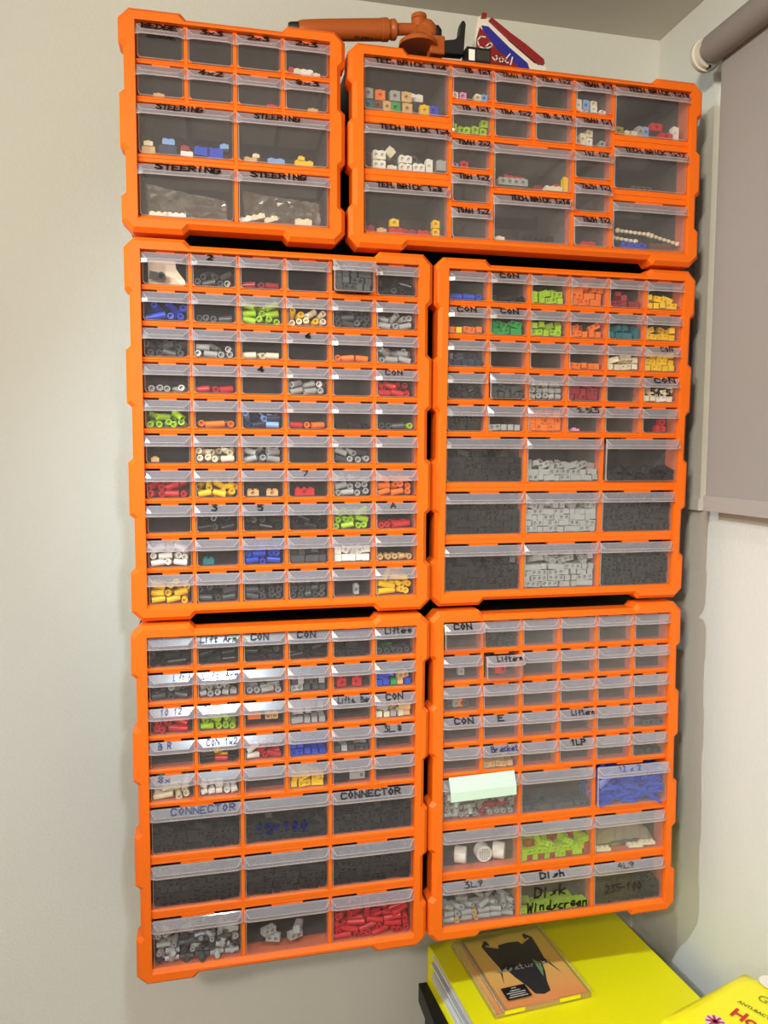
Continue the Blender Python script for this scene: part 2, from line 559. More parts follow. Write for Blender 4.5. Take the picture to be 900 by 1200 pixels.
def drawer(code, key, text=None, th=0.0010, span=(0.22, 0.78), front=None, pull=None, blue=False, hh=0.0072, tb=0.0022):
    cab = CABS[code]
    a, b, wt, wb, tl, tr, tt, tb_ = cab['cells'][key]
    u0, u1, z1, z0 = a + tl, b - tr, wt - tt, wb + tb_
    if not tl: u0 += .0012
    if not tr: u1 -= .0012
    W, H = u1 - u0, z1 - z0
    body, han = drawer_meshes(W, H, code in ('TL', 'TR', 'BR'))
    o = link('drawer', body, cab['root'], (u0, 0, z0))
    if pull:
        o.location.y -= pull
        o.location.z += 0.0006
    h = link('handle', han, o)
    cab['drawers'][key] = (u0, o.location.y, o.location.z, W, H)
    if text:
        if code in ('TL', 'TR'):
            th, hh, tb = th * 1.25, .0086, .0012
        mb = MB()
        L = math.hypot(HP, HH)
        zt2 = H - 0.0022
        nrm = Vector((0, -HH, HP)) / L * 0.0014

        def put(s, t):
            f = t / L
            return (s, YF - HP * (1 - f) + nrm.y, zt2 - HH * (1 - f) + nrm.z)
        stroke_text(mb, text, W * span[0], W * span[1], hh, tb, put, th)
        mb.build('lettering', M['blueink'] if blue else M['ink'], o)
        o['label'] = 'drawer with handle marked ' + text.replace('_', ' ')
    if front:
        mb = MB()
        for (txt, s0, s1, base, fh, fth) in front:
            stroke_text(mb, txt, W * s0, W * s1, fh, H * base, lambda s, t: (s, YF - .0006, t), fth)
        mb.build('lettering', M['blueink'] if blue else M['ink'], o)
        if not text:
            o['label'] = 'drawer with %s written on its front' % front[0][0]
    if pull and not text:
        o['label'] = 'drawer pulled slightly out'
    return o


G4 = [-0.2089 + 0.1285, -0.2115, -0.2145 - 0.1285]
make_cabinet('ML', 'sixty', (0, 0), 0, (0, 0, 0), 'orange framed cabinet of sixty small clear drawers, middle left on the wall', 'middle left cabinet', G4, .030)
make_cabinet('MR', 'thirtynine', (.3748, -.0005), -.0001, (.0052, -.012, -.0204), 'orange framed drawer cabinet, middle right, beside the grey blind', 'middle right cabinet', G4, .030)
make_cabinet('BL', 'thirtynine', (-.0009, -.4546), -.0041, (-.0081, .0112, .0004), 'orange framed drawer cabinet at lower left with CONNECTOR drawers', 'lower left cabinet', G4, .030)
make_cabinet('BR', 'thirtynine', (.372, -.4561), -.0012, (.0049, -.0016, .0191), 'orange framed drawer cabinet at lower right above the yellow binder', 'lower right cabinet', G4, .030)
make_cabinet('TL', 'twelve', (-.0008, .2528), -.0014, (0, -.010, .002), 'small square orange framed cabinet of twelve drawers marked STEERING, top left', 'top left cabinet', [-.052, -.166], .023)
make_cabinet('TR', 'wide', (.2628, .2448), .0022, (0, .0007, .0048), 'wide low orange framed drawer cabinet, top right under the ceiling', 'top right cabinet', [-.054, -.155], .020)

# writing on the drawers: code -> key -> options
TXT = {
    'TL': {('s', 0, 0): dict(text='WEDGE', span=(.12, .9), th=.0014, front=[('WEDGE', .22, .85, .60, .0055, .0012)]), ('s', 0, 1): dict(text='3x3', span=(.3, .8), th=.0014),  # the front WEDGE is the handle writing's reflection, drawn in as ink
           ('s', 0, 2): dict(text='2x3', span=(.25, .75), th=.0014), ('s', 0, 3): dict(text='2x3', span=(.25, .75), th=.0014),
           ('s', 1, 1): dict(text='4x2', span=(.25, .8), th=.0014), ('s', 1, 3): dict(text='8x3', span=(.25, .8), th=.0013),
           ('b', 0, 0): dict(text='STEERING', span=(.2, .68), th=.0012), ('b', 0, 1): dict(text='STEERING', span=(.18, .68), th=.0012),
           ('b', 1, 0): dict(text='STEERING', span=(.18, .86), th=.0015), ('b', 1, 1): dict(text='STEERING', span=(.14, .75), th=.0014)},
    'TR': {('A', 0, 0): dict(text='TEC.BRICK 1x6', span=(.12, .96), th=.0012), ('A', 1, 0): dict(text='TECH BRICK 1x4', span=(.18, 1.0), th=.0013),
           ('A', 2, 0): dict(text='TEH.BRICK 1x8', span=(.14, .92), th=.0012),
           ('B', 0, 0): dict(text='TB 1x1', span=(.25, .98), th=.0013), ('B', 1, 0): dict(text='TB 1x1', span=(.2, .95), th=.0012),
           ('B', 2, 0): dict(text='TBAH 2x2', span=(.12, .98), th=.0011), ('B', 3, 0): dict(text='TBH 1x2', span=(.15, .95), th=.0011),
           ('B', 4, 0): dict(text='TOAH 1x2', span=(.1, .95), th=.0011),
           ('C', 0, 0): dict(text='TBAH 1x2', span=(.15, .98), th=.0008), ('C', 0, 1): dict(text='TBA 1x2', span=(.1, .9), th=.0009),
           ('C', 1, 0): dict(text='TBA 1x2', span=(.12, .95), th=.0011), ('C', 1, 1): dict(text='TB S.1x1', span=(.15, .98), th=.0011),
           ('D', 1, 0): dict(text='TECH.BRICK 1x16', span=(.2, .97), th=.0012),
           ('E', 0, 0): dict(text='TBAH 1x1', span=(.15, .98), th=.0013), ('E', 1, 0): dict(text='TBAH 1x1', span=(.15, .98), th=.0012),
           ('E', 2, 0): dict(text='TOZ 1x2', span=(.2, .9), th=.0009), ('E', 3, 0): dict(text='TBZH 1x2', span=(.15, .98), th=.001),
           ('E', 4, 0): dict(text='TBZH 1x2', span=(.2, .98), th=.0011),
           ('F', 0, 0): dict(text='TECH BRICK 1x10', span=(.15, .98), th=.0012), ('F', 1, 0): dict(text='TECH.BRICK 1x12', span=(.12, .95), th=.0011)},
    'ML': {('s', 0, 1): dict(text='2', span=(.36, .50), th=.0016), ('s', 2, 3): dict(text='6', span=(.44, .58), th=.0016), ('s', 3, 2): dict(text='4', span=(.4, .55), th=.0016),
           ('s', 3, 5): dict(text='CON', span=(.2, .65)), ('s', 6, 3): dict(text='7', span=(.35, .5)), ('s', 7, 1): dict(text='3', span=(.38, .52), th=.0014),
           ('s', 7, 2): dict(text='5', span=(.36, .5), th=.0014), ('s', 7, 5): dict(text='A', span=(.34, .52)), ('s', 0, 4): dict(pull=.012)},
    'MR': {('s', 0, 1): dict(text='CON', span=(.2, .72), th=.0013), ('s', 1, 0): dict(text='CON', span=(.2, .72), th=.0013), ('s', 1, 1): dict(text='CON', span=(.24, .74), th=.0013),
           ('s', 2, 5): dict(text='CON', span=(.4, .76)), ('s', 3, 5): dict(text='CON', span=(.25, .88), th=.0014, front=[('54,5', .2, .8, .30, .008, .0014)]),
           ('s', 4, 3): dict(text='5,5L5', span=(.25, .88)), ('s', 3, 1): dict(pull=.005), ('b', 0, 2): dict(pull=.006)},
    'BL': {('s', 0, 1): dict(text='Lift Arm', span=(.08, .95)), ('s', 0, 2): dict(text='CON', span=(.18, .62), th=.0013), ('s', 0, 3): dict(text='CON', span=(.2, .68), th=.0013),
           ('s', 0, 5): dict(text='Liftarm', span=(.22, .9)), ('s', 1, 1): dict(text='Lift Arm', span=(.12, .98), th=.0009, blue=True),
           ('s', 1, 0): dict(text='L ft A', span=(.55, .95), th=.0005, blue=True), ('s', 2, 1): dict(text='CON Lift', span=(.15, .8), th=.0006, blue=True),
           ('s', 3, 0): dict(text='B R', span=(.2, .5), th=.0009, blue=True), ('s', 3, 1): dict(text='CON 1x2', span=(.2, .95), th=.0007, blue=True),
           ('s', 2, 0): dict(text='10 12', span=(.25, .75), th=.0006, blue=True), ('s', 4, 0): dict(text='8x', span=(.18, .5), th=.0008, blue=True),
           ('s', 2, 4): dict(text='Lifta. Bar', span=(.12, .95), th=.0009), ('s', 2, 5): dict(text='CON', span=(.25, .72), th=.0012), ('s', 3, 5): dict(text='3L,8', span=(.22, .68), th=.0010),
           ('b', 0, 0): dict(text='CONNECTOR', span=(.22, .95), th=.0010, blue=True), ('b', 0, 1): dict(front=[('15=100', .14, .76, .22, .012, .0016)], blue=True),
           ('b', 0, 2): dict(text='CONNECTOR', span=(.1, .84), th=.0014)},
    'BR': {('s', 0, 0): dict(text='CON', span=(.2, .70), th=.0014, pull=.008), ('s', 1, 1): dict(text='Liftarm', span=(.25, .96), pull=.012),
           ('s', 3, 0): dict(text='CON', span=(.28, .82), th=.0013), ('s', 3, 1): dict(text='E', span=(.38, .58), th=.0013),
           ('s', 3, 3): dict(text='Liftarm', span=(.3, .98)), ('s', 4, 1): dict(text='Bracket', span=(.2, .98), blue=True),
           ('s', 4, 3): dict(text='1LP', span=(.3, .74), th=.0013), ('b', 0, 2): dict(text='12 x 2', span=(.28, .6), th=.0006, blue=True, pull=.006),
           ('b', 2, 0): dict(text='3L9', span=(.28, .55), th=.0008), ('b', 2, 1): dict(text='Dish', span=(.26, .62), th=.0016, front=[('Disk', .2, .66, .40, .013, .0020), ('Windscreen', .1, .97, .10, .012, .0019)]),
           ('b', 2, 2): dict(text='4L9', span=(.32, .58), th=.0007, front=[('235-100', .16, .7, .30, .010, .0010)])},
}
for code, cab in CABS.items():
    for key in cab['cells']:
        drawer(code, key, **TXT.get(code, {}).get(key, {}))


# ------------------------------------------------------------------ toy pieces (all about life size, axis along x, centred)
def ring_tube(mb, L, r, ri, n=10, mi=0, deep=0.004):
    prof = [(-L / 2 + deep, ri), (-L / 2, ri), (-L / 2, r), (L / 2, r), (L / 2, ri), (L / 2 - deep, ri)]
    mb.lathe(prof, n, mi)


def holed_box(mb, L, h, d, holes, r=0.0026, mi=0):
    """box L x d x h with round recesses in the front (-y) and back faces at x positions in holes; octagonal prism pits"""
    x = -L / 2
    hw = r * 1.25
    xs = [-L / 2]
    for c in holes:
        xs += [c - hw, c + hw]
    xs.append(L / 2)
    n = 8
    for sgn in (-1, 1):
        y = sgn * d / 2
        fl = (lambda f: f) if sgn < 0 else (lambda f: tuple(reversed(f)))
        for i in range(0, len(xs), 2):
            a, b = xs[i], xs[i + 1]
            if b - a > 1e-6:
                mb.add([(a, y, -h / 2), (b, y, -h / 2), (b, y, h / 2), (a, y, h / 2)], [fl((0, 1, 2, 3))], mi)
        for c in holes:
            sq = [(c - hw, -h / 2), (c + hw, -h / 2), (c + hw, h / 2), (c - hw, h / 2)]
            cir = [(c + r * math.cos(2 * math.pi * (k + .5) / n + math.pi * 1.25 - math.pi / 8), r * math.sin(2 * math.pi * (k + .5) / n + math.pi * 1.25 - math.pi / 8)) for k in range(n)]
            vs = [(p[0], y, p[1]) for p in sq] + [(p[0], y, p[1]) for p in cir] + [(p[0], y - sgn * min(d * .45, .0042), p[1]) for p in cir]
            fs = []
            for k in range(4):
                fs.append(fl((k, (k + 1) % 4, 4 + (2 * k + 2) % n, 4 + (2 * k + 1) % n, 4 + 2 * k)))
            for k in range(n):
                fs.append(fl((4 + k, 4 + (k + 1) % n, 12 + (k + 1) % n, 12 + k)))
            fs.append(fl(tuple(range(12, 20))))
            mb.add(vs, fs, mi)
    vs = [(-L / 2, -d / 2, -h / 2), (L / 2, -d / 2, -h / 2), (L / 2, d / 2, -h / 2), (-L / 2, d / 2, -h / 2),
          (-L / 2, -d / 2, h / 2), (L / 2, -d / 2, h / 2), (L / 2, d / 2, h / 2), (-L / 2, d / 2, h / 2)]
    mb.add(vs, [(0, 3, 2, 1), (4, 5, 6, 7), (1, 2, 6, 5), (3, 0, 4, 7)], mi)


def piece(shape):
    mb = MB()
    if shape == 't':
        ring_tube(mb, .0155, .0038, .0024)
    elif shape == 's':
        ring_tube(mb, .0078, .0038, .0022)
    elif shape == 'l':
        ring_tube(mb, .0230, .0039, .0024)
    elif shape == 'k':
        holed_box(mb, .0150, .0074, .0074, [-.0038, .0038])
    elif shape == 'q':
        holed_box(mb, .0085, .0085, .0085, [0])
    elif shape == 'm':
        holed_box(mb, .0230, .0074, .0074, [-.0078, 0, .0078])
    elif shape == 'a':
        for rot in (0, math.pi / 2):
            mb.box((-.0120, -.0023, -.0008), (.0120, .0023, .0008), 0, Matrix.Rotation(rot + .4, 4, 'X'))
    elif shape == 'x':
        ring_tube(mb, .0170, .0032, .0020, 8)
        mb.lathe([(-.0015, .0045), (.0060, .0045), (.0075, .0032), (.0105, .0032)], 8, 0, Matrix.Rotation(-math.pi / 2, 4, 'Y'))
    return mb


SHP = {'t': ('tube_connector', 'tube connector', .0160, .0078), 's': ('bush_connector', 'short bush', .0080, .0078), 'l': ('long_tube_connector', 'long tube', .0235, .0080),
       'k': ('block_connector', 'holed block', .0154, .0078), 'q': ('cube_connector', 'holed cube', .0089, .0088), 'm': ('beam_connector', 'holed beam', .0235, .0078),
       'a': ('axle_connector', 'cross axle', .0245, .0050), 'x': ('cross_connector', 'cross joint', .0180, .0095)}
PM = {k: piece(k) for k in SHP}
PME = {}


def piece_mesh(shape, colr):
    if (shape, colr) not in PME:
        PME[(shape, colr)] = PM[shape].mesh(SHP[shape][0], [M[colr]], smooth=shape in 'tslx')
    return PME[(shape, colr)]


def where(code, key):
    k, r, c = key
    cab = CABS[code]
    if code == 'TR':
        nm = {'A': 'left big', 'B': 'second', 'C': 'middle small', 'D': 'middle wide', 'E': 'fifth', 'F': 'right big'}[k]
        return '%s drawer of %s column, %s' % (ORD[r], nm, cab['place'])
    rr = r + ({'MR': 5, 'BL': 5, 'BR': 5, 'TL': 2}.get(code, 0) if k == 'b' else 0)
    return '%s drawer of %s row, %s' % (ORD[c], ORD[rr], cab['place'])


def pile(code, key, colors, shape, fill, single=False, rows=2, p_end=.52, full_top=False):
    """lay pieces in rough layers inside a drawer; front ones as single things when single is set"""
    cab = CABS[code]
    u0, y0, z0, W, H = cab['drawers'][key]
    name, noun, L, d = SHP[shape]
    zb = z0 + 0.0019
    nl = max(1, round(fill * (H - .006) / d))
    wall = .0030
    rest = MB()
    rest_cols = []
    order = []
    used = []
    wh = where(code, key)
    jit = .30 if shape in 'tsl' else .16
    for lay in range(nl):
        last = lay == nl - 1
        for row in range(rows):
            seq, tot = [], 0
            avail = W - 2 * wall
            while True:
                endon = random.random() < p_end
                w = d if endon else L
                if tot + w > avail:
                    endon, w = True, d
                    if tot + w > avail:
                        break
                seq.append((endon, w))
                tot += w
            random.shuffle(seq)
            gap = min(.0016, (avail - tot) / max(1, len(seq)))
            u = wall
            for endon, w in seq:
                for q in ([0] if endon else range(max(1, int(round(L / d))))):
                    cy = (L / 2 if endon else d / 2 + q * d) + row * (L + .0006)
                    drop = (last and nl > 1 and not full_top and random.random() < .30) or (nl == 1 and random.random() < (.05 if row == 0 else .4) * (1 - fill))
                    if drop:
                        continue
                    top = last and nl > 1
                    t = Matrix.Translation((u0 + u + w / 2, y0 + YF + .0028 + cy + .0005, zb + d / 2 + lay * d))
                    rz = random.uniform(-jit, jit) * (2.5 if top else 1)
                    tilt = random.uniform(-.55, .55) * (1 if top else .5 if shape in 'tsl' and fill > .4 else .2)
                    if shape == 'a':
                        tilt, rz, endon = random.uniform(-.75, .75), random.uniform(-.25, .25), False
                    if top and shape != 'a':
                        t = t @ Matrix.Translation((0, 0, abs(math.sin(tilt)) * L * .25))
                    rr = Matrix.Rotation((math.pi / 2 if endon else 0) + rz, 4, 'Z') @ Matrix.Rotation(tilt, 4, 'Y') @ Matrix.Rotation(random.choice((0, 0, 0, math.pi / 2)) if shape in 'kqm' else random.uniform(0, 6), 4, 'X')
                    col = random.choice(colors)
                    mtx = cab['mtx'] @ t @ rr
                    vis = (row == 0 and q == 0) or (top and row == 0)
                    if single and vis:
                        used.append((col, mtx))
                    else:
                        ci = rest_cols.index(col) if col in rest_cols else (rest_cols.append(col) or len(rest_cols) - 1)
                        src = PM[shape]
                        rest.add(src.v, src.f, ci, mtx)
                u += w + gap
    inv = cab['mtx'].inverted()
    info = []
    for col, mtx in used:
        p = (inv @ mtx).translation
        hb = min(2, int((p.x - u0) / W * 3))
        lv = max(0, min(nl - 1, round((p.z - zb - d / 2) / d)))
        lvl = '' if nl == 1 else 'bottom ' if lv == 0 else 'top ' if lv == nl - 1 else 'middle '
        info.append((col, mtx, lvl + ('left', 'centre', 'right')[hb]))
    for col, mtx, place in info:
        o = bpy.data.objects.new(name, piece_mesh(shape, col))
        COL.objects.link(o)
        o.matrix_world = mtx
        n = sum(1 for c, _ in used if c == col)
        same = sum(1 for c, _, q in info if (c, q) == (col, place))
        lab = '%s %s in %s' % (PAL[col][0], noun, wh)
        if n > 1:
            lab = '%s %s at %s in %s' % (PAL[col][0], noun, place, wh)
        tag(o, lab, 'toy connector', 'the %s %s pieces in %s' % (PAL[col][0], noun, wh) + (', ' + place if same > 1 else '') if n > 1 else None)
    if rest.v:
        o = rest.build(name + '_pile', [M[c] for c in rest_cols], smooth=shape in 'tslx')
        o.data.update()
        back = 'rear ' if used else ''
        tag(o, '%spile of %s %ss in %s' % (back, ' and '.join(PAL[c][0] for c in rest_cols[:1]), noun, wh), 'toy connectors', None, 'stuff')


PILES = [
    # middle left cabinet
    ('ML', 0, 1, 'D', 't', .55), ('ML', 0, 2, 'E', 't', .30), ('ML', 0, 4, 'D', 'k', .85), ('ML', 0, 5, 'K', 't', .5),
    ('ML', 1, 0, 'B', 'l', .6, 1), ('ML', 1, 1, 'D', 't', .3), ('ML', 1, 2, 'L', 't', .85, 1), ('ML', 1, 3, 'CCCY', 't', .42, 1), ('ML', 1, 4, 'D', 't', .72, 1), ('ML', 1, 5, 'G', 't', .48, 1),
    ('ML', 2, 0, 'D', 't', .6, 1), ('ML', 2, 1, 'G', 't', .4, 1), ('ML', 2, 2, 'C', 't', .25, 1), ('ML', 2, 4, 'ROO', 't', .3, 1), ('ML', 2, 5, 'G', 't', .52, 1),
    ('ML', 3, 0, 'G', 't', .28), ('ML', 3, 1, 'R', 't', .25, 1), ('ML', 3, 3, 'G', 't', .65, 1), ('ML', 3, 5, 'R', 't', .5),
    ('ML', 4, 0, 'L', 't', .45, 1), ('ML', 4, 1, 'O', 'l', .25, 1), ('ML', 4, 2, 'VVVS', 't', .45), ('ML', 4, 3, 'RRO', 't', .28, 1), ('ML', 4, 4, 'K', 't', .2), ('ML', 4, 5, 'LDD', 't', .15),
    ('ML', 5, 1, 'C', 't', .55, 1), ('ML', 5, 2, 'G', 't', .5, 1), ('ML', 5, 4, 'GDG', 't', .55, 1),
    ('ML', 6, 0, 'R', 't', .4), ('ML', 6, 1, 'Y', 't', .42, 1), ('ML', 6, 4, 'G', 't', .68, 1), ('ML', 6, 5, 'O', 't', .75, 1),
    ('ML', 7, 1, 'K', 't', .6), ('ML', 7, 2, 'K', 't', .7), ('ML', 7, 3, 'K', 't', .5), ('ML', 7, 4, 'L', 't', .75, 1), ('ML', 7, 5, 'R', 'l', .25, 1),
    ('ML', 8, 0, 'W', 't', .68, 1), ('ML', 8, 2, 'B', 't', .68, 1), ('ML', 8, 3, 'D', 'q', .68), ('ML', 8, 4, 'W', 'q', .6, 1), ('ML', 8, 5, 'A', 's', .28, 1),
    ('ML', 9, 0, 'Y', 't', .75, 1), ('ML', 9, 1, 'D', 't', .55, 1), ('ML', 9, 2, 'D', 't', .7), ('ML', 9, 3, 'D', 's', .7), ('ML', 9, 5, 'Y', 'l', .75, 1),
    # middle right cabinet
    ('MR', 0, 0, 'B', 't', .25), ('MR', 0, 1, 'K', 't', .3), ('MR', 0, 2, 'L', 'k', .5, 1), ('MR', 0, 3, 'O', 'k', .6, 1), ('MR', 0, 4, 'E', 'k', .5), ('MR', 0, 5, 'Y', 'k', .4, 1),
    ('MR', 1, 0, 'YOWO', 'k', .35, 1), ('MR', 1, 1, 'N', 'k', .5, 1), ('MR', 1, 2, 'L', 'k', .62, 1), ('MR', 1, 3, 'O', 'k', .42, 1), ('MR', 1, 4, 'T', 'k', .45), ('MR', 1, 5, 'Y', 'k', .42),
    ('MR', 2, 0, 'V', 'k', .55), ('MR', 2, 3, 'O', 'k', .2), ('MR', 2, 4, 'C', 'k', .5, 1), ('MR', 2, 5, 'Y', 'k', .8, 1),
    ('MR', 3, 0, 'K', 's', .5), ('MR', 3, 1, 'D', 'k', .4), ('MR', 3, 2, 'G', 's', .8, 1), ('MR', 3, 3, 'E', 'k', .8), ('MR', 3, 5, 'YWC', 'k', .45, 1),
    ('MR', 4, 0, 'K', 'k', .75), ('MR', 4, 1, 'GI', 'k', .35), ('MR', 4, 2, 'O', 'q', .78, 1),
    ('MR', 'b0', 0, 'K', 'k', .72), ('MR', 'b0', 1, 'G', 'k', .45, 1), ('MR', 'b0', 2, 'K', 'k', .3),
    ('MR', 'b1', 0, 'K', 'k', .8), ('MR', 'b1', 1, 'G', 'k', .72, 1), ('MR', 'b1', 2, 'K', 'm', .85),
    ('MR', 'b2', 0, 'K', 'm', .7), ('MR', 'b2', 1, 'G', 'm', .62, 1), ('MR', 'b2', 2, 'K', 'm', .8),
    # lower left cabinet
    ('BL', 0, 0, 'K', 'l', .7), ('BL', 0, 1, 'K', 't', .6), ('BL', 0, 2, 'K', 't', .6), ('BL', 0, 3, 'K', 't', .5), ('BL', 0, 4, 'K', 'm', .4), ('BL', 0, 5, 'DDDN', 't', .25),
    ('BL', 1, 0, 'DGD', 't', .5, 1), ('BL', 1, 1, 'G', 's', .5), ('BL', 1, 2, 'G', 't', .28, 1), ('BL', 1, 3, 'DG', 'k', .7), ('BL', 1, 5, 'BBAN', 'k', .45),
    ('BL', 2, 0, 'R', 'l', .6), ('BL', 2, 1, 'L', 't', .65, 1), ('BL', 2, 3, 'G', 'k', .65, 1), ('BL', 2, 5, 'AGC', 'k', .55),
    ('BL', 3, 1, 'DKRY', 't', .4), ('BL', 3, 2, 'RRW', 't', .5), ('BL', 3, 3, 'B', 'k', .65), ('BL', 3, 4, 'DG', 'k', .35),
    ('BL', 4, 0, 'C', 'l', .5, 1), ('BL', 4, 1, 'W', 's', .62, 1), ('BL', 4, 3, 'Y', 'k', .45),
    ('BL', 'b0', 0, 'K', 'k', .6), ('BL', 'b0', 1, 'K', 'k', .5), ('BL', 'b0', 2, 'K', 'k', .6),
    ('BL', 'b1', 0, 'K', 'm', .75), ('BL', 'b1', 1, 'K', 'm', .7), ('BL', 'b1', 2, 'K', 'm', .7),
    ('BL', 'b2', 0, 'DG', 'x', .6, 1), ('BL', 'b2', 2, 'R', 'l', .6),
    # lower right cabinet
    ('BR', 0, 1, 'K', 'k', .5), ('BR', 4, 5, 'K', 'k', .4), ('BR', 4, 1, 'A', 'k', .2), ('BR', 3, 5, 'D', 'k', .3),
    ('BR', 'b0', 0, 'GGGGGE', 'x', .62), ('BR', 'b0', 1, 'D', 'k', .2), ('BR', 'b0', 2, 'B', 'a', .85),
    ('BR', 'b1', 1, 'LLLE', 'k', .45), ('BR', 'b2', 0, 'GGGA', 't', .36), ('BR', 'b2', 1, 'L', 'k', .14), ('BR', 'b2', 2, 'K', 'm', .6),
]
for p in PILES:
    r, c = p[1], p[2]
    key = ('b', int(r[1]), c) if isinstance(r, str) else ('s', r, c)
    pile(p[0], key, p[3], p[4], p[5], bool(len(p) > 6 and p[6]), rows=2)


# ------------------------------------------------------------------ single bricks in the top cabinets and elsewhere
def brick_mesh(L, h, d, holes, colr):
    k = ('brick', round(L, 4), round(h, 4), colr)
    if k not in PME:
        mb = MB()
        holed_box(mb, L, h, d, holes, r=.0026)
        n = max(1, round(L / .0085))
        for i in range(n):
            mb.lathe([(h / 2 - .0002, .0027), (h / 2 + .0017, .0027)], 10, 0,
                     Matrix.Translation(((i - (n - 1) / 2) * L / n, 0, 0)) @ Matrix.Rotation(-math.pi / 2, 4, 'Y'))
        PME[k] = mb.mesh('toy_brick', [M[colr]])
    return PME[k]


BR = {}


def brick(code, key, fx, z, colr, L=.012, h=.0115, holes=(0,), y=.008, rot=0.0, tip=0.0, note='', noun='brick'):
    u0, y0, z0, W, H = CABS[code]['drawers'][key]
    t = Matrix.Translation((u0 + W * fx, y0 + YF + .003 + y, z0 + .0020 + z + h / 2)) @ Matrix.Rotation(rot, 4, 'Z') @ Matrix.Rotation(tip, 4, 'Y')
    o = bpy.data.objects.new('toy_brick', brick_mesh(L, h, .009, list(holes), colr))
    COL.objects.link(o)
    o.matrix_world = CABS[code]['mtx'] @ t
    note = note or ('flat' if h <= .0062 else 'tall' if h >= .0128 else 'wide' if L >= .0179 else '')
    lab = '%s%s toy %s in the %s' % (note + ' ' if note else '', PAL[colr][0], noun, where(code, key))
    BR.setdefault(lab, []).append(o)
    tag(o, lab, 'toy brick')


A0, A1, A2, F0, F2 = ('A', 0, 0), ('A', 1, 0), ('A', 2, 0), ('F', 0, 0), ('F', 2, 0)
for fx, z, c in ((.06, 0, 'T'), (.06, .0135, 'G'), (.175, 0, 'H'), (.20, .0125, 'O'), (.285, 0, 'A'), (.38, 0, 'N'), (.375, .0135, 'G'), (.52, 0, 'A'), (.51, .0135, 'A'), (.73, 0, 'Y'), (.83, 0, 'B')):
    brick('TR', A0, fx, z, c, L=.0125, h=.0118)
brick('TR', A0, .66, .0205, 'W', L=.016, h=.0085, holes=(), note='flat', y=.02)
brick('TR', A0, .62, .006, 'H', L=.010, y=.022)
brick('TR', A0, .70, .009, 'V', L=.014, h=.0115, y=.022)
for fx, z, c, L, h, hs in ((.19, 0, 'W', .016, .0098, (-.004, .004)), (.19, .0117, 'W', .016, .0098, (-.004, .004)), (.34, 0, 'C', .012, .005, ()), (.50, 0, 'W', .016, .0080, (-.004, .004)),
                          (.50, .0100, 'W', .016, .0080, ()), (.66, 0, 'W', .015, .0095, (-.0035, .0035)), (.785, 0, 'W', .0085, .016, (0,)), (.93, .004, 'G', .012, .012, ())):
    brick('TR', A1, fx, z, c, L=L, h=h, holes=hs)
for fx, z, rot in ((.10, .026, .6), (.30, .030, .3), (.44, .030, -.4), (.66, .022, .7), (.48, .018, .1)):
    brick('TR', A1, fx, z * .55, 'D', L=.016, h=.010, holes=(-.004, .004), y=.024, rot=.2, tip=rot)
brick('TR', A1, .33, .018, 'C', L=.011, h=.011, holes=(), y=.014, tip=.7, note='round-looking')
for fx, z, c, L, h in ((.37, .0085, 'Y', .011, .0085), (.87, 0, 'Y', .009, .0085), (.87, .0102, 'Y', .009, .0085), (.06, 0, 'E', .016, .007), (.22, 0, 'A', .012, .005), (.40, 0, 'R', .02, .006), (.55, 0, 'E', .016, .005), (.72, 0, 'R', .016, .005)):
    brick('TR', A2, fx, z, c, L=L, h=h, holes=(0,) if c == 'Y' else ())
for fx, c in ((.10, 'W'), (.31, 'P'), (.70, 'C'), (.86, 'S')):
    brick('TR', ('B', 0, 0), fx, 0, c, L=.0085, h=.0085)
for fx, z, c in ((.08, .003, 'L'), (.27, 0, 'L'), (.43, 0, 'L'), (.63, .002, 'L'), (.85, 0, 'L'), (.87, .0105, 'L')):
    brick('TR', ('B', 1, 0), fx, z, c, L=.0088, h=.0085, rot=random.uniform(-.3, .3))
brick('TR', ('B', 2, 0), .12, 0, 'S', L=.008, h=.005)
brick('TR', ('B', 2, 0), .36, 0, 'R', L=.010, h=.008)
D0, D1 = ('D', 0, 0), ('D', 1, 0)
brick('TR', D0, .27, .004, 'G', L=.040, h=.0085, holes=(-.0135, -.0045, .0045, .0135), note='long', noun='beam')
brick('TR', D0, .34, .016, 'R', L=.03, h=.004, holes=(), y=.022, tip=.1)
brick('TR', D0, .64, 0, 'E', L=.012, h=.010, holes=(), y=.02)
brick('TR', D0, .80, .001, 'C', L=.024, h=.0055, holes=(), note='flat', noun='plate')
brick('TR', D0, .90, 0, 'R', L=.010, h=.014, holes=(), y=.022)
brick('TR', D0, .955, .001, 'Y', L=.006, h=.018, holes=(), note='upright')
brick('TR', D1, .11, 0, 'W', L=.012, h=.0045, holes=())
brick('TR', D1, .60, 0, 'K', L=.050, h=.012, holes=(-.016, -.008, 0, .008, .016), note='long', y=.016, noun='beam')
for fx, z, c, h in ((.13, 0, 'W', .016), (.34, .003, 'S', .013), (.30, 0, 'C', .004), (.56, .001, 'W', .0085), (.80, 0, 'W', .005), (.55, .0095, 'C', .006)):
    brick('TR', ('E', 0, 0), fx, z, c, L=.0085, h=h)
for fx, z, c, h in ((.12, 0, 'G', .010), (.27, .001, 'C', .014), (.45, 0, 'W', .010), (.45, .0115, 'C', .0085), (.82, 0, 'G', .0075)):
    brick('TR', ('E', 1, 0), fx, z, c, L=.0085, h=h)
brick('TR', ('E', 4, 0), .48, 0, 'R', L=.020, h=.005, holes=())
for fx, z, c, L, h in ((.09, 0, 'I', .012, .010), (.25, 0, 'C', .018, .006), (.385, 0, 'G', .011, .013), (.46, 0, 'S', .006, .013), (.60, .010, 'R', .016, .009), (.74, 0, 'R', .020, .008), (.865, 0, 'W', .009, .017)):
    brick('TR', F0, fx, z, c, L=L, h=h)
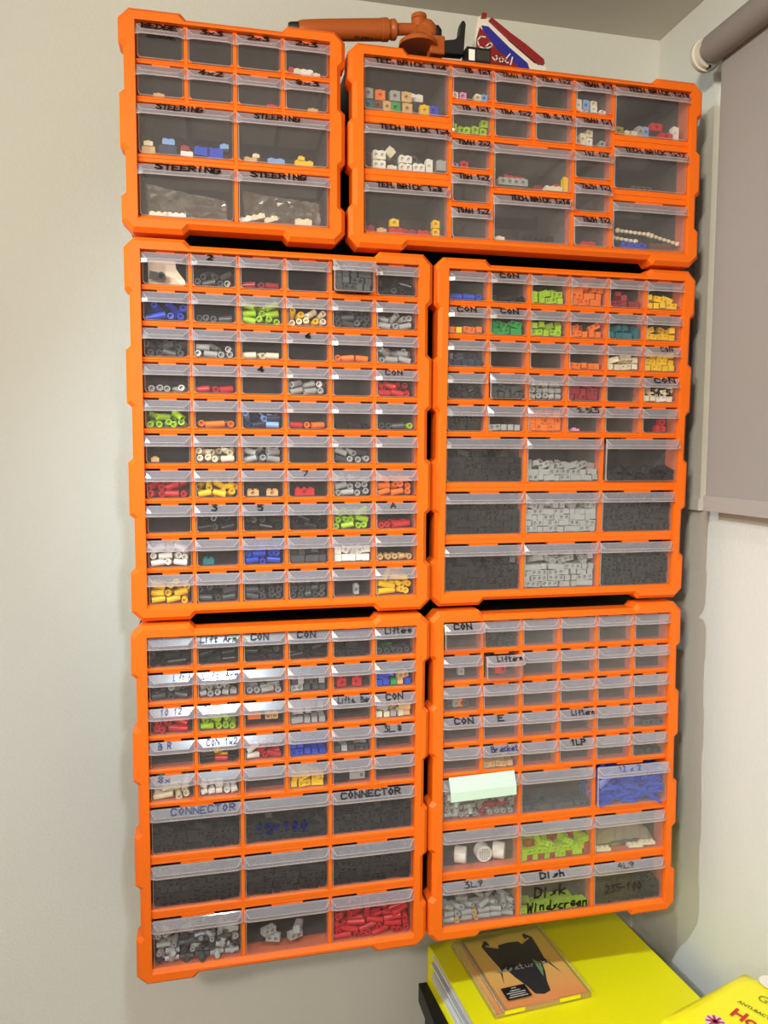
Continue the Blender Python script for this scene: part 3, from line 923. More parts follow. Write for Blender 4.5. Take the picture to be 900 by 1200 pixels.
brick('TR', ('F', 1, 0), .45, 0, 'D', L=.03, h=.007, holes=(-.008, 0, .008), y=.014, noun='beam')
# cream ball-jointed rods and a blue beam in the lowest right drawer
for fx, z, L, tip, nn in ((.34, .022, .046, .06, 'upper'), (.22, .012, .034, .10, 'lower'), (.78, .015, .040, .22, 'right-hand')):
    u0, y0, z0, W, H = CABS['TR']['drawers'][F2]
    mb = MB()
    k = int(L / .0058)
    mb.lathe([(-L / 2 + .0005, .0018), (L / 2 - .0005, .0018)], 8)
    for i in range(k + 1):
        x = -L / 2 + L * i / k
        rr = .0036 if i in (0, k) else .0027
        mb.lathe([(x - rr, .0006), (x - rr * .6, rr * .8), (x, rr), (x + rr * .6, rr * .8), (x + rr, .0006)], 8)
    o = mb.build('chain_rod', M['C'], smooth=True)
    o.matrix_world = CABS['TR']['mtx'] @ Matrix.Translation((u0 + W * fx, y0 + YF + .012, z0 + .003 + z)) @ Matrix.Rotation(tip, 4, 'Y')
    tag(o, nn + ' cream knobbly rod lying in the bottom right drawer, top right cabinet', 'toy rod')
brick('TR', F2, .33, .001, 'B', L=.036, h=.0065, holes=(-.012, 0, .012), note='long', y=.008, noun='beam')
brick('TR', F2, .72, .001, 'H', L=.036, h=.0075, holes=(), note='long', y=.008, noun='beam')

TLb = lambda r, c: ('b', r, c)
for fx, z, c, L, h in ((.10, 0, 'A', .015, .008), (.10, .009, 'C', .010, .005), (.31, .012, 'S', .014, .006), (.30, .002, 'V', .02, .009), (.50, 0, 'W', .014, .006), (.48, .007, 'E', .010, .005), (.66, .003, 'B', .018, .009), (.80, 0, 'B', .018, .012), (.90, .0125, 'S', .010, .005)):
    brick('TL', TLb(0, 0), fx, z, c, L=L, h=h, holes=(), tip=random.uniform(-.1, .1))
for fx, z, c, L, h in ((.14, 0, 'A', .015, .005), (.20, .0055, 'C', .008, .004), (.42, 0, 'S', .020, .006), (.73, 0, 'Y', .022, .006), (.70, .007, 'Y', .008, .004)):
    brick('TL', TLb(0, 1), fx, z, c, L=L, h=h, holes=())
for fx, z, c, L, h in ((.15, 0, 'R', .006, .008), (.30, .001, 'C', .009, .006), (.52, 0, 'W', .014, .007), (.72, 0, 'C', .010, .004)):
    brick('TL', ('s', 0, 3), fx, z, c, L=L, h=h, holes=())
brick('TL', ('s', 1, 3), .65, 0, 'A', L=.012, h=.004, holes=())
for key, fx, c in ((('s', 1, 0), .45, 'A'), (('s', 1, 2), .8, 'R')):
    brick('TL', key, fx, 0, c, L=.012, h=.004, holes=())
# a few loose pieces in the other cabinets
brick('ML', ('s', 5, 0), .2, 0, 'A', L=.009, h=.005, holes=())
brick('ML', ('s', 6, 2), .26, 0, 'A', L=.014, h=.007)
brick('ML', ('s', 6, 2), .72, 0, 'A', L=.014, h=.007)
brick('ML', ('s', 6, 3), .42, 0, 'R', L=.024, h=.0085, holes=(0,), noun='beam')
brick('ML', ('s', 8, 1), .28, 0, 'T', L=.013, h=.007, holes=())
brick('ML', ('s', 9, 4), .62, .001, 'G', L=.006, h=.012)
brick('MR', ('s', 4, 3), .3, 0, 'P', L=.012, h=.003, holes=())
brick('MR', ('s', 4, 5), .62, 0, 'R', L=.015, h=.0075)
brick('MR', ('s', 4, 5), .66, .0092, 'R', L=.008, h=.0075)
brick('BL', ('s', 1, 4), .24, .001, 'R', L=.012, h=.010, rot=.2)
brick('BL', ('s', 1, 4), .66, .001, 'R', L=.012, h=.010, rot=-.3)
brick('BL', ('s', 2, 2), .26, .008, 'O', L=.016, h=.0065, holes=())
for fx in (.60, .76):
    brick('BL', ('s', 2, 2), fx, .007, 'A', L=.0075, h=.0075)
brick('BL', ('s', 4, 4), .22, 0, 'K', L=.020, h=.013, holes=())
brick('BL', ('s', 4, 4), .66, .002, 'G', L=.020, h=.0095, holes=(.006,))
for fx, rot in ((.28, .5), (.34, -.3), (.60, .4), (.64, 1.2)):
    brick('BL', ('b', 2, 1), fx, random.choice((.008, .018)), 'G', L=.018, h=.008, holes=(-.004, .004), rot=rot)
brick('BR', ('s', 1, 0), .52, .004, 'G', L=.008, h=.009)
brick('BR', ('s', 1, 1), .45, .006, 'R', L=.013, h=.012, rot=.6)
for fx, c in ((.2, 'D'), (.36, 'G'), (.52, 'O'), (.62, 'D')):
    brick('BR', ('s', 2, 0), fx, .003, c, L=.008, h=.009, rot=.4)
brick('BR', ('b', 1, 1), .50, .001, 'W', L=.008, h=.013, holes=(), note='upright')
# single black joint, first drawer of the middle left cabinet
u0, y0, z0, W, H = CABS['ML']['drawers'][('s', 0, 0)]
mb = MB()
mb.prism([(.006, .0030), (W - .003, .0030), (W - .004, .009), (W - .010, .0165), (W - .014, .0225), (W - .015, .0315), (.006, .0315)], YF + .017, YF + .018)
o = mb.build('paper_card', mat('cream_card', 'F6EFD6', .5, vary=.04))
o.matrix_world = CABS['ML']['mtx'] @ Matrix.Translation((u0, y0, z0))
tag(o, 'cream paper card standing in the first drawer of first row, middle left cabinet', 'card')
mb = MB()
ring_tube(mb, .008, .0052, .0028, 12)
mb2 = MB()
mb2.add(mb.v, mb.f, 0, Matrix.Rotation(math.pi / 2, 4, 'Z'))
mb2.box((-.0135, -.0036, -.004), (-.0045, .0036, .0042))
o = mb2.build('pin_joint', M['K'], smooth=True)
o.matrix_world = CABS['ML']['mtx'] @ Matrix.Translation((u0 + .0215, y0 + YF + .0085, z0 + .0105)) @ Matrix.Rotation(.12, 4, 'Y')
tag(o, 'black toy joint with a round eye in front of the cream card', 'toy connector')

# crumpled clear bags in the two lowest drawers of the top left cabinet
M['bag'] = clear('clear_bag_film', 0.14, rough=0.18, hazecol=(.95, .88, .72), gloss=4.0)
for c in (0, 1):
    u0, y0, z0, W, H = CABS['TL']['drawers'][TLb(1, c)]
    mb = MB()
    nx, nz = 16, 9
    rnd = random.Random(3 + c)
    vs = []
    for side in (0, 1):
        for j in range(nz + 1):
            for i in range(nx + 1):
                fx, fz = i / nx, j / nz
                edge = min(fx, 1 - fx, fz, 1 - fz)
                dep = .003 + (.014 * min(1, edge * 4) * (1 if side else -.55)) + rnd.uniform(-.007, .007) * (edge > 0)
                vs.append((.007 + fx * (W - .016) + rnd.uniform(-.002, .002), .014 + dep, .004 + fz * (H - .024) * (1 - .35 * fx * (1 if c == 0 else .6)) + rnd.uniform(-.001, .001)))
    n0 = (nx + 1) * (nz + 1)
    fs = []
    for side in (0, 1):
        for j in range(nz):
            for i in range(nx):
                a = side * n0 + j * (nx + 1) + i
                q = (a, a + 1, a + nx + 2, a + nx + 1)
                fs.append(q if side == 0 else q[::-1])
    mb.add(vs, fs)
    o = mb.build('plastic_bag', M['bag'])
    o.matrix_world = CABS['TL']['mtx'] @ Matrix.Translation((u0, y0 + YF, z0))
    tag(o, 'crumpled clear plastic bag in the %s bottom drawer, top left cabinet' % ('left' if c == 0 else 'right'), 'bag')
for fx, c in ((.2, 'C'), (.38, 'W')):
    brick('TL', TLb(1, 0), fx, 0, c, L=.022, h=.004, holes=(), y=.006)
for fx, z, c in ((.08, 0, 'W'), (.22, .004, 'C'), (.36, .002, 'C')):
    brick('TL', TLb(1, 1), fx, z, c, L=.016, h=.005, holes=(), y=.006, tip=-.3)
brick('TL', TLb(1, 1), .72, 0, 'C', L=.020, h=.007, holes=(), y=.006)

# three round white wheels, lower right cabinet
u0, y0, z0, W, H = CABS['BR']['drawers'][('b', 1, 0)]
for fx, rz, nn in ((.30, 1.3, 'leftmost'), (.60, .15, 'middle'), (.82, 1.2, 'rightmost')):
    root = bpy.data.objects.new('toy_wheel', None)
    COL.objects.link(root)
    root.matrix_world = CABS['BR']['mtx'] @ Matrix.Translation((u0 + W * fx, y0 + YF + .020, z0 + .0017 + .0112)) @ Matrix.Rotation(math.pi / 2 + rz - .15, 4, 'Z')
    tag(root, nn + ' of three white toy wheels in the seventh row, lower right cabinet', 'toy wheel')
    mb = MB()
    mb.lathe([(-.0075, .008), (-.0082, .0100), (-.007, .0112), (.007, .0112), (.0082, .0100), (.0075, .008)], 24)
    mb.build('tyre', M['W'], root, smooth=True)
    mb = MB()
    for i in range(-2, 3):
        for j in range(-2, 3):
            if i * i + j * j <= 5:
                for s in (-1, 1):
                    mb.lathe([(s * .0075, .0012), (s * .0086, .0010)], 6, 0, Matrix.Translation((0, i * .0032, j * .0032)))
    mb.build('hub_studs', M['G'], root)
# folded tan bag, lower right cabinet
u0, y0, z0, W, H = CABS['BR']['drawers'][('b', 1, 2)]
mb = MB()
rnd = random.Random(9)
nx, nz = 12, 6
vs = []
for side in (0, 1):
    for j in range(nz + 1):
        for i in range(nx + 1):
            fx, fz = i / nx, j / nz
            e = min(fx, 1 - fx, fz, 1 - fz) > 0
            vs.append((.006 + fx * (W - .014), .012 + fz * .03 + (rnd.uniform(-.003, .003) if e else 0), .003 + (.012 * side + (.014 * math.sin(fx * 3.0) * side)) * (1 if e else .3) + rnd.uniform(0, .003)))
n0 = (nx + 1) * (nz + 1)
mb.add(vs, [tuple(s * n0 + j * (nx + 1) + i + k for k in ((0, 1, nx + 2, nx + 1) if s else (0, nx + 1, nx + 2, 1))) for s in (0, 1) for j in range(nz) for i in range(nx)])
o = mb.build('parts_bag', clear('tan_bag_film', .5, hazecol=(.72, .66, .45)))
o.matrix_world = CABS['BR']['mtx'] @ Matrix.Translation((u0, y0 + YF, z0))
tag(o, 'crumpled tan parts bag in the third drawer of seventh row, lower right cabinet', 'bag')
for fx, z in ((.15, 0), (.62, 0), (.80, .002)):
    brick('BR', ('b', 1, 2), fx, z, 'C', L=.022, h=.004, holes=(), y=.005, tip=.05)

# sticky note hanging over a drawer of the lower right cabinet
u0, y0, z0, W, H = CABS['BR']['drawers'][('b', 0, 0)]
mb = MB()
zt = H + .0015
pr = [(YF - .0012, zt + .0), (YF - .0055, zt - .008), (YF - .0105, zt - .017), (YF - .0112, zt - .0295)]
x0, x1 = .008, W - .007
for (ya, za), (yb, zb) in zip(pr, pr[1:]):
    mb.add([(x0, ya, za), (x1, ya, za + .0025), (x1, yb, zb + .0025), (x0, yb, zb), (x0, ya + .0003, za), (x1, ya + .0003, za + .0025), (x1, yb + .0003, zb + .0025), (x0, yb + .0003, zb)],
           [(0, 3, 2, 1), (4, 5, 6, 7), (0, 1, 5, 4), (2, 3, 7, 6), (0, 4, 7, 3), (1, 2, 6, 5)])
o = mb.build('sticky_note', mat('mint_paper', 'C9E0CC', .8, vary=.03))
o.matrix_world = CABS['BR']['mtx'] @ Matrix.Translation((u0, y0, z0))
tag(o, 'pale mint sticky note on the handle of a lower right cabinet drawer', 'note')

# ------------------------------------------------------------------ things on top of the cabinets
M['rust'] = mat('burnt_orange_plastic', 'A8531C', .38, .05, 200, .06)
M['rubber'] = mat('black_rubber', '17171A', .5, vary=.1)
YA = 0.040
arm = bpy.data.objects.new('toy_robot_arm', None)
COL.objects.link(arm)
base = at(420, 52, YA)
arm.location = base
tag(arm, 'burnt orange jointed toy robot arm lying across the tops of two cabinets', 'toy')


def P(u, v, y=YA):
    return at(u, v, y) - base


def rod(mb, p, q, prof, n=18, thin=1.0):
    """profile of (fraction along p->q, radius)"""
    d = q - p
    m = Matrix.Translation(p) @ d.to_track_quat('X', 'Z').to_matrix().to_4x4()
    mb.lathe([(t * d.length, r * thin) for t, r in prof], n, 0, m)


mb = MB()
rod(mb, P(350, 35.5), P(457, 35), [(0, .0118), (.05, .0132), (.25, .0140), (.6, .0145), (.9, .0148), (.905, .0155), (.97, .0155), (.98, .0135), (1, .0130)], 24, .86)
mb.build('forearm', M['rust'], arm, True)
mb = MB()
rod(mb, P(457, 35), P(464, 35), [(0, .0125), (.2, .0140), (.8, .0140), (1, .0120)], 24, .86)
mb.build('collar', M['rust'], arm, True)
mb = MB()
rod(mb, P(338, 33), P(352, 34), [(0, .0060), (.2, .0072), (1, .0080)])
mb.build('end_cap', M['rubber'], arm, True)
mb = MB()
rod(mb, P(463, 34.5), P(494, 34), [(0, .0072), (.6, .0068), (1, .0075)])
mb.build('wrist_rod', M['rust'], arm, True)
mb = MB()
rod(mb, P(491, 34), P(491, 17), [(0, .0098), (.55, .0098), (.6, .0088), (.66, .0100), (.92, .0098), (1, .0075)])
mb.build('knuckle', M['rust'], arm, True)
mb = MB()
c0 = P(504, 36)
rod(mb, P(493, 28), P(507, 44), [(0, .0085), (.3, .0125), (.75, .0125), (1, .0085)])
mb.box(tuple(P(487, 48) + Vector((0, -.012, 0))), tuple(P(503, 36) + Vector((0, .006, 0))))
mb.build('elbow_joint', M['rust'], arm, True)
mb = MB()
rod(mb, P(508, 33), P(511, 44), [(0, .0075), (.5, .0095), (1, .0075)], 14)
mb.build('joint_pad', M['rubber'], arm, True)
mb = MB()
c = P(490, 56)
rod(mb, c, c + Vector((0, 0, .020)), [(0, .0250), (.25, .0245), (.45, .0190), (.7, .0120), (1, .0090)], 24)
mb.build('base_disc', M['rust'], arm, True)
mb = MB()
mb.box(tuple(P(502, 66) + Vector((0, -.010, 0))), tuple(P(519, 46.5) + Vector((0, .010, 0))))
o = mb.build('motor_block', M['rust'], arm)
bevel_mesh(o.data, .0012)
mb = MB()
prof = [(518, 66), (541, 68), (542, 50), (543.5, 32), (541.5, 28), (538.5, 29), (537, 35), (536, 45), (531, 50), (519, 51)]
mb.prism([((P(u, v)).x, (P(u, v)).z) for u, v in prof], -.009, .004)
o = mb.build('gripper_finger', M['rubber'], arm)
bevel_mesh(o.data, .0008)
# faint black mark on the forearm
mb = MB()
pc = P(414, 47)
stroke_text(mb, 'KUMEA', 0, .024, .0030, 0, lambda s, t: (pc.x + s, pc.y - .0128 + t * .3, pc.z - .0040 + t), .0009)
mb.build('lettering', M['ink'], arm)

# small black box with a white label
mb = MB()
YB = .020
p0, p1 = at(547, 72, YB), at(575, 57.5, YB)
bx = bpy.data.objects.new('small_black_box', None)
COL.objects.link(bx)
bx.location = (p0.x, YB, p0.z)
tag(bx, 'small black box with a white label on top of the wide top right cabinet', 'box')
w, h = p1.x - p0.x, p1.z - p0.z
mb.box((0, 0, 0), (w, .02, h))
mb.build('case', M['black'], bx)
mb = MB()
mb.box((w * .08, -.0006, h * .1), (w * .33, 0, h * .82))
mb.build('paper_label', mat('white_paper_label', 'F4F0E6', .6, vary=.03), bx)
mb = MB()
mb.box((w * .40, -.0006, h * .15), (w * .95, 0, h * .82))
mb.build('display', mat('dark_grey_display', '3A3A36', .3, vary=.1), bx)

# folded packet, red white and blue
YP = .075
M['red_p'] = mat('packet_red', '8E2226', .35, .3, 60, .06)
M['white_p'] = mat('packet_white', 'E8E2D6', .35, .3, 60, .04)
M['blue_p'] = mat('packet_blue', '2B2F93', .35, .3, 60, .06)
pk = bpy.data.objects.new('snack_packet', None)
COL.objects.link(pk)
b0 = at(556, 72, YP)
pk.location = b0
tag(pk, 'crumpled red, white and blue packet standing on the wide top right cabinet', 'packet')


def PX(u, v):
    p = at(u, v, YP) - b0
    return (p.x, p.z)


def slab(name, pts, y0, y1, m):
    mb = MB()
    mb.prism([PX(u, v) for u, v in pts], y0, y1)
    return mb.build(name, m, pk)


slab('pouch', [(556, 84), (641, 92), (640, 78), (626, 74), (596, 48), (573, 22), (566, 17), (560, 20), (557, 42)], 0, .010, M['white_p'])
slab('red_panel', [(558, 82), (606, 86), (606, 76), (584, 60), (566, 36), (562, 32), (558, 46)], -.0006, 0, M['red_p'])
slab('blue_band', [(606, 86), (622, 86), (618, 74), (596, 55), (572, 31), (564, 30), (566, 36), (584, 60), (606, 76)], -.0006, 0, M['blue_p'])
slab('red_edge', [(630, 76), (637, 76), (636, 71), (616, 54), (597, 40), (575, 22), (572, 25), (590, 42)], -.004, .012, M['red_p'])
slab('seal_tab', [(563, 22), (569, 22), (570, 17), (565, 15.5)], -.003, .0, M['red_p'])
mb = MB()


def putp(s, t):
    p = at(s, t, YP) - b0
    return (p.x, -.0014, p.z)


def strokes(mb, polys, th, put):
    for pts in polys:
        for a, b in zip(pts, pts[1:]):
            dx, dz = b[0] - a[0], b[1] - a[1]
            l = math.hypot(dx, dz) or 1e-6
            dx, dz = dx / l * th / 2, dz / l * th / 2
            q = [(a[0] - dx - dz, a[1] - dz + dx), (b[0] + dx - dz, b[1] + dz + dx), (b[0] + dx + dz, b[1] + dz - dx), (a[0] - dx + dz, a[1] - dz - dx)]
            mb.add([put(*p) for p in q], [(0, 1, 2, 3)])


strokes(mb, [[(568, 44), (563, 43), (559, 48), (561, 55), (568, 58), (576, 55), (577, 52), (573, 51), (569, 55), (570, 59)],
             [(577, 68), (580, 72), (583, 67), (581, 66)], [(586, 68), (584, 71), (587, 74), (590, 71), (588, 68), (586, 68)], [(597, 64), (592, 70), (592, 74), (595, 74)],
             [(600, 68), (598, 76)]], 1.5, putp)
mb.build('lettering', M['white_p'], pk)

# ------------------------------------------------------------------ roller blind, window trim on the right wall
M['blind'] = mat('grey_blind_fabric', '96908C', .8, .15, 500, .03)
M['tube'] = mat('grey_blind_tube', '86807C', .6, .1, 400, .03)
M['pvc'] = mat('white_pvc', 'DAD4C4', .45, vary=.03)
rb = bpy.data.objects.new('roller_blind', None)
COL.objects.link(rb)
rb.location = (WALL_X, -.3, .31)
tag(rb, 'grey fabric roller blind pulled down on the right wall', 'blind')
O = Vector((WALL_X, -.3, .31))


def loc_box(name, a, b, m, parent, org):
    mb = MB()
    mb.box(tuple(Vector(a) - org), tuple(Vector(b) - org))
    return mb.build(name, m, parent)


FX = .750
loc_box('fabric', (FX, -.95, -.292), (FX + .0012, -.001, .315), M['blind'], rb, O)
mb = MB()
hem = [(FX - .0035, -.292), (FX + .0045, -.292), (FX + .0045, -.313), (FX - .0035, -.313)]
mb.add([(x - O.x, y - O.y, z - O.z) for y in (-.95, -.001) for x, z in hem], [(0, 1, 2, 3), (7, 6, 5, 4), (0, 4, 5, 1), (1, 5, 6, 2), (2, 6, 7, 3), (3, 7, 4, 0)])
mb.build('hem_bar', mat('blind_hem', 'A29C98', .7, .1, 400, .02), rb)
mb = MB()
ax = Vector((.738, 0, .305))
rod(mb, Vector((ax.x, .012, ax.z)) - O, Vector((ax.x, -.95, ax.z)) - O, [(0, .0135), (.010, .0135), (.0105, .0185), (1, .0185)], 28)
mb.build('roller_tube', M['tube'], rb, True)
mb = MB()
rod(mb, Vector((ax.x + .002, .028, ax.z)) - O, Vector((ax.x + .002, .012, ax.z)) - O, [(0, .019), (.2, .0215), (.55, .0215), (.6, .0195), (1, .0195)], 28)
mb.box(tuple(Vector((ax.x + .01, .014, ax.z - .006)) - O), tuple(Vector((WALL_X - .0002, .026, ax.z + .016)) - O))
mb.build('bracket', M['pvc'], rb, True)
mb = MB()
rod(mb, Vector((FX - .01, .010, ax.z - .019)) - O, Vector((FX - .01, .016, ax.z - .019)) - O, [(0, .0022), (1, .0022)], 10)
mb.build('chain_stop', mat('steel', 'B8B4AE', .25, metal=1), rb, True)

tr = struct('trim_1', (WALL_X - .008, .047, -.300), (WALL_X, .080, .300), M['wall'])
mb = MB()
mb.box((WALL_X - .012, .045, -.317), (WALL_X, .082, -.300))
mb.build('foot_block', M['wall'], tr)

# ------------------------------------------------------------------ table, yellow binder, CD case, wipes packet
TZ = -1.060
tb = bpy.data.objects.new('side_table', None)
COL.objects.link(tb)
tb.location = (.58, -.1, FLOOR_Z)
tag(tb, 'black side table in the corner under the yellow binder', 'table')
TO = Vector((.58, -.1, FLOOR_Z))
loc_box('table_top', (.382, -.45, TZ - .030), (WALL_X - .001, .150, TZ), M['black'], tb, TO)
for lx in (.39, .745):
    for ly in (-.44, .11):
        loc_box('leg', (lx, ly, FLOOR_Z), (lx + .03, ly + .03, TZ - .030), M['black'], tb, TO)

M['yellow'] = mat('yellow_card', 'F2EA0C', .45, .04, 120, .02)
bd = bpy.data.objects.new('ring_binder', None)
COL.objects.link(bd)
bd.location = (.399, .152, TZ)
bd.rotation_euler = (0, 0, .075)
tag(bd, 'thick yellow binder full of clear sleeves lying on the black table', 'binder')
BWID, BLEN, BH = .326, .31, .060


def bbox(name, a, b, m, parent=bd):
    mb = MB()
    mb.box(a, b)
    return mb.build(name, m, parent)


bbox('top_cover', (0, -BLEN, BH - .003), (BWID, 0, BH), M['yellow'])
bbox('bottom_cover', (-.004, -BLEN, 0), (BWID, 0, .003), M['yellow'])
bbox('spine', (-.002, -.003, .003), (BWID, 0, BH - .003), M['yellow'])
M['sleeve'] = clear('clear_sleeve_plastic', .38, rough=.12, hazecol=(.86, .87, .90), gloss=1.3)
M['paper'] = mat('white_paper', 'E6E6E8', .7, vary=.03)
rnd = random.Random(4)
n = 14
for i in range(n):
    z0 = .0032 + (BH - .0066) * i / n
    o = bbox('sleeve', (.002 + rnd.uniform(0, .006), -BLEN + .01 + rnd.uniform(0, .006), z0), (BWID - .012, -.004, z0 + (BH - .0066) / n * .86), M['sleeve'] if i % 2 else M['paper'])

# CD jewel case with an orange cover
CDW, CDH, CDT = .149, .160, .0105
cdc = bpy.data.objects.new('disc_case', None)
COL.objects.link(cdc)
cdc.location = (.5105, .0635, TZ + BH)
cdc.rotation_euler = (0, 0, .072)
tag(cdc, 'clear disc case with an orange and black cover lying on the yellow binder', 'disc case')
M['jewel'] = clear('jewel_case_plastic', .02, tint=(.985, .985, .985), rough=.03, gloss=1.0)
m = bpy.data.materials.new('orange_print')
m.use_nodes = True
nt = m.node_tree
tc = nt.nodes.new('ShaderNodeTexCoord')
sp = nt.nodes.new('ShaderNodeSeparateXYZ')
rp = nt.nodes.new('ShaderNodeValToRGB')
nt.links.new(tc.outputs['Generated'], sp.inputs[0])
nt.links.new(sp.outputs[1], rp.inputs[0])
rp.color_ramp.elements[0].color = lin('FF9F5C')
rp.color_ramp.elements[1].color = lin('FFDF5C')
e = rp.color_ramp.elements.new(.35)
e.color = lin('FFC266')
nt.links.new(rp.outputs[0], nt.nodes['Principled BSDF'].inputs['Base Color'])
nt.nodes['Principled BSDF'].inputs['Roughness'].default_value = .5
M['print'] = m
w2, h2 = CDW / 2, CDH / 2
bbox('tray', (-w2 + .002, -h2 + .002, .0008), (w2 - .002, h2 - .002, .0050), mat('pale_tray', 'C9A26A', .5, vary=.1), cdc)
bbox('cover_print', (-w2 + .021, -h2 + .006, .0055), (w2 - .003, h2 - .004, .0066), M['print'], cdc)
bbox('hinge_strip', (-w2 + .004, -h2 + .004, .0055), (-w2 + .012, h2 - .004, .0066), M['print'], cdc)
mb = MB()
for a, b in (((-w2, -h2, 0), (w2, h2, .0007)), ((-w2 + .013, -h2, CDT - .0012), (w2, h2, CDT)), ((-w2, -h2, .0007), (-w2 + .0012, h2, CDT - .001)), ((w2 - .0012, -h2, .0007), (w2, h2, CDT - .0012)),
             ((-w2 + .0012, -h2, .0007), (w2 - .0012, -h2 + .0012, CDT - .0012)), ((-w2 + .0012, h2 - .0012, .0007), (w2 - .0012, h2, CDT - .0012)), ((-w2, -h2, CDT - .001), (-w2 + .0122, h2, CDT - .0002))):
    mb.box(a, b)
mb.build('clear_case', M['jewel'], cdc)
mb = MB()
for a, b in (((-w2 - .0002, -h2 - .0004, CDT - .0012), (-w2 + .0012, h2, CDT + .0003)), ((w2 - .0012, -h2, CDT - .0012), (w2 + .0003, h2, CDT + .0003)), ((-w2 + .0115, -h2, CDT - .0012), (-w2 + .0132, h2, CDT + .0003))):
    mb = MB()
    mb.box(a, b)
    mb.build('case_edge', M['edge'], cdc)
bbox('notch_reflection', (-w2 + .045, -h2 - .0004, .004), (-w2 + .015, -h2 + .0012, .0085), M['yellow'], cdc)  # yellow blocks drawn in as the reflections through the case notches
bbox('notch_reflection', (w2 - .050, -h2 - .0004, .004), (w2 - .018, -h2 + .0012, .0085), M['yellow'], cdc)


def flat(name, pts, z, m, parent, t=.0003):
    mb = MB()
    n = len(pts)
    mb.add([(x, y, z + t) for x, y in pts] + [(x, y, z) for x, y in pts], [tuple(range(n)), tuple(range(2 * n - 1, n - 1, -1))] + [(i, i + n, (i + 1) % n + n, (i + 1) % n) for i in range(n)])
    return mb.build(name, m, parent)


M['dark_p'] = mat('dark_print', '1C161A', .5, vary=.25, scale=90)
zc = .0067
ox = .010
half = [(0, -.062), (.012, -.058), (.016, -.040), (.024, -.020), (.029, .000), (.026, .006), (.036, -.004), (.041, .036), (.043, .058), (.034, .070), (.030, .066), (.030, .052), (.020, .046), (.017, .054), (0, .056)]
pts = [(ox + x, y) for x, y in half] + [(ox - x, y) for x, y in reversed(half[1:-1])]
flat('emblem', pts, zc, M['dark_p'], cdc)
for s in (-1, 1):
    flat('emblem_spike', [(ox + s * .034, .006), (ox + s * .038, .006), (ox + s * .046, -.028)][::s], zc, M['dark_p'], cdc)
    flat('emblem_accent', [(ox + s * .020, .050), (ox + s * .036, .058), (ox + s * .037, .056), (ox + s * .021, .047)][::-s], zc + .0003, M['print'], cdc)
flat('emblem_highlight', [(ox + .016, -.030), (ox + .024, -.012), (ox + .024, .002), (ox + .018, .010), (ox + .017, -.010)], zc + .0003, mat('green_print', '6FA36A', .5, vary=.1), cdc)
flat('sticker', [(-w2 + .027, -h2 + .016), (-w2 + .064, -h2 + .016), (-w2 + .064, -h2 + .040), (-w2 + .027, -h2 + .040)], CDT, M['dark_p'], cdc)
mb = MB()
for i, (s0, s1) in enumerate(((.042, .049), (.038, .053), (.031, .060), (.034, .058), (.031, .060))):
    yy = -h2 + .0355 - i * .0040 - (0 if i == 0 else .0008)
    t = CDT + .0004
    k = s0
    while k < s1:
        wd = rnd.uniform(.0012, .0032)
        mb.add([(-w2 + k, yy, t), (-w2 + min(k + wd, s1), yy, t), (-w2 + min(k + wd, s1), yy + .0016, t), (-w2 + k, yy + .0016, t)], [(0, 1, 2, 3)])
        k += wd + .0006
mb.build('sticker_lettering', M['white_p'], cdc)
mb = MB()
stroke_text(mb, 'desaturnzr', -w2 + .040, w2 - .018, .0095, -.005, lambda s, t: (s, t, zc + .0008), .0013, .2)
mb.build('cover_lettering', M['white_p'], cdc)

# packet of cleaning wipes, bottom right corner
pw = bpy.data.objects.new('wipes_packet', None)
COL.objects.link(pw)
ang = math.atan2(-.95, .31)
TEXT_TURN = .15
PWZ = -.885
pw.location = (.683, -.2365, TZ + BH)
pw.rotation_euler = (0, 0, ang)
tag(pw, 'yellow packet of antibacterial household wipes in front of the right wall', 'wipes')
TH = PWZ - (TZ + BH)
mb = MB()
nx, ny = 20, 14
PL0, PL1, PD0, PD1 = -.090, .046, -.115, .0990
vs = []
for side in (0, 1):
    for j in range(ny + 1):
        for i in range(nx + 1):
            fx, fy = i / nx, j / ny
            e = min(min(fx, 1 - fx) * 5.0, min(fy, 1 - fy) * 5.5, 1)
            pr_ = math.sin(e * math.pi / 2) ** .7 if e > 0 else 0
            wob = rnd.uniform(-.0006, .0006) if 0 < e < 1 else 0
            z = (TH * .42 + (TH * .58 * pr_ + wob)) if side else (TH * .42 - TH * .42 * pr_)
            vs.append((PL0 + (PL1 - PL0) * fx, PD0 + (PD1 - PD0) * fy, z))
n0 = (nx + 1) * (ny + 1)
mb.add(vs, [tuple(s * n0 + j * (nx + 1) + i + k for k in ((0, 1, nx + 2, nx + 1) if s else (0, nx + 1, nx + 2, 1))) for s in (0, 1) for j in range(ny) for i in range(nx)])
mb.build('pouch', mat('glossy_yellow_film', 'F2E818', .28, .15, 60, .03), pw, True)


def words(name, txt, x, y, size, m, bold=0.0, shear=0.0):
    cu = bpy.data.curves.new(name, 'FONT')
    cu.body = txt
    cu.size = size
    cu.offset = bold
    cu.shear = shear
    tmp = bpy.data.objects.new(name, cu)
    me = bpy.data.meshes.new_from_object(tmp)
    bpy.data.objects.remove(tmp)
    me.materials.clear()
    me.materials.append(m)
    o = link(name, me, pw, (x, y, TH + .0010))
    o.rotation_euler = (0, 0, TEXT_TURN)
    return o


pi = Matrix.Rotation(-ang, 4, 'Z')


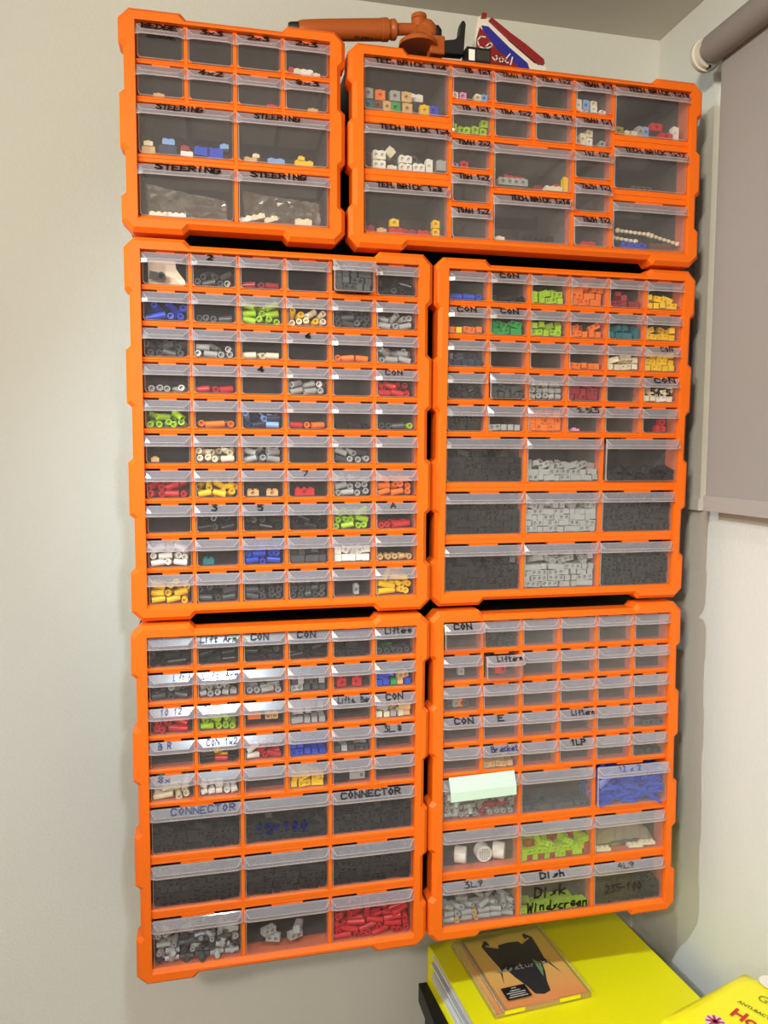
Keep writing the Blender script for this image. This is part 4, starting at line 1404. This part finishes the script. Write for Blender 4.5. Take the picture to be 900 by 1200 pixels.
def pw_local(u, v):
    d = RIGHT * ((u - 450) / F) + DOWN * ((v - 600) / F) + FWD
    p = CAM + d * ((PWZ + .001 - CAM.z) / d.z)
    return (pi @ (p - Vector(pw.location)))


M['redp'] = mat('red_print', 'C4202C', .4, vary=.05)
M['greenp'] = mat('dark_green_print', '4C5A12', .4, vary=.05)
M['olivep'] = mat('olive_print', '8A8414', .4, vary=.05)
M['palep'] = mat('pale_print', 'F4F2C0', .4, vary=.03)
q = pw_local(854, 1188)
words('brand_lettering', 'Hous', q.x, q.y, .0235, M['redp'], .0007)
q = pw_local(864, 1174)
words('small_lettering', 'ANTI-BACTERIAL', q.x, q.y, .0072, M['greenp'], .0001)
q = pw_local(886, 1170)
words('top_lettering', 'GE', q.x, q.y, .017, M['olivep'])
q = pw_local(838, 1197)
disc = lambda r, n=20: [(q.x + r * math.cos(2 * math.pi * k / n), q.y + r * math.sin(2 * math.pi * k / n)) for k in range(n)]
flat('round_badge', disc(.011), TH + .0004, mat('pink_print', 'E8C6CE', .4, vary=.03), pw)
mb = MB()
for a in (0, 45, 90, 135):
    c, s = math.cos(math.radians(a)), math.sin(math.radians(a))
    for ww, kk in ((.0014, 0),):
        mb.add([(q.x - c * .010 - s * ww, q.y - s * .010 + c * ww, TH + .0012), (q.x + c * .010 - s * ww, q.y + s * .010 + c * ww, TH + .0012),
                (q.x + c * .010 + s * ww, q.y + s * .010 - c * ww, TH + .0012), (q.x - c * .010 + s * ww, q.y - s * .010 - c * ww, TH + .0012)], [(0, 3, 2, 1)])
mb.build('badge_cross', mat('crimson_print', 'A82A50', .4, vary=.05), pw)
q = pw_local(903, 1151)
flat('white_badge', disc(.013), TH + .0005, M['white_p'], pw)

for lab, os_ in BR.items():
    if len(os_) > 1:
        os_.sort(key=lambda o: (round(o.matrix_world.translation.x, 3), o.matrix_world.translation.z))
        for i, o in enumerate(os_):
            o['group'] = 'loose bricks: ' + lab
            o['label'] = lab.replace(' in the ', ' in ').replace(' toy ', ' ') + (', left' if i == 0 and len(os_) == 2 else ', right' if len(os_) == 2 else ', %s from left' % ORD[i])
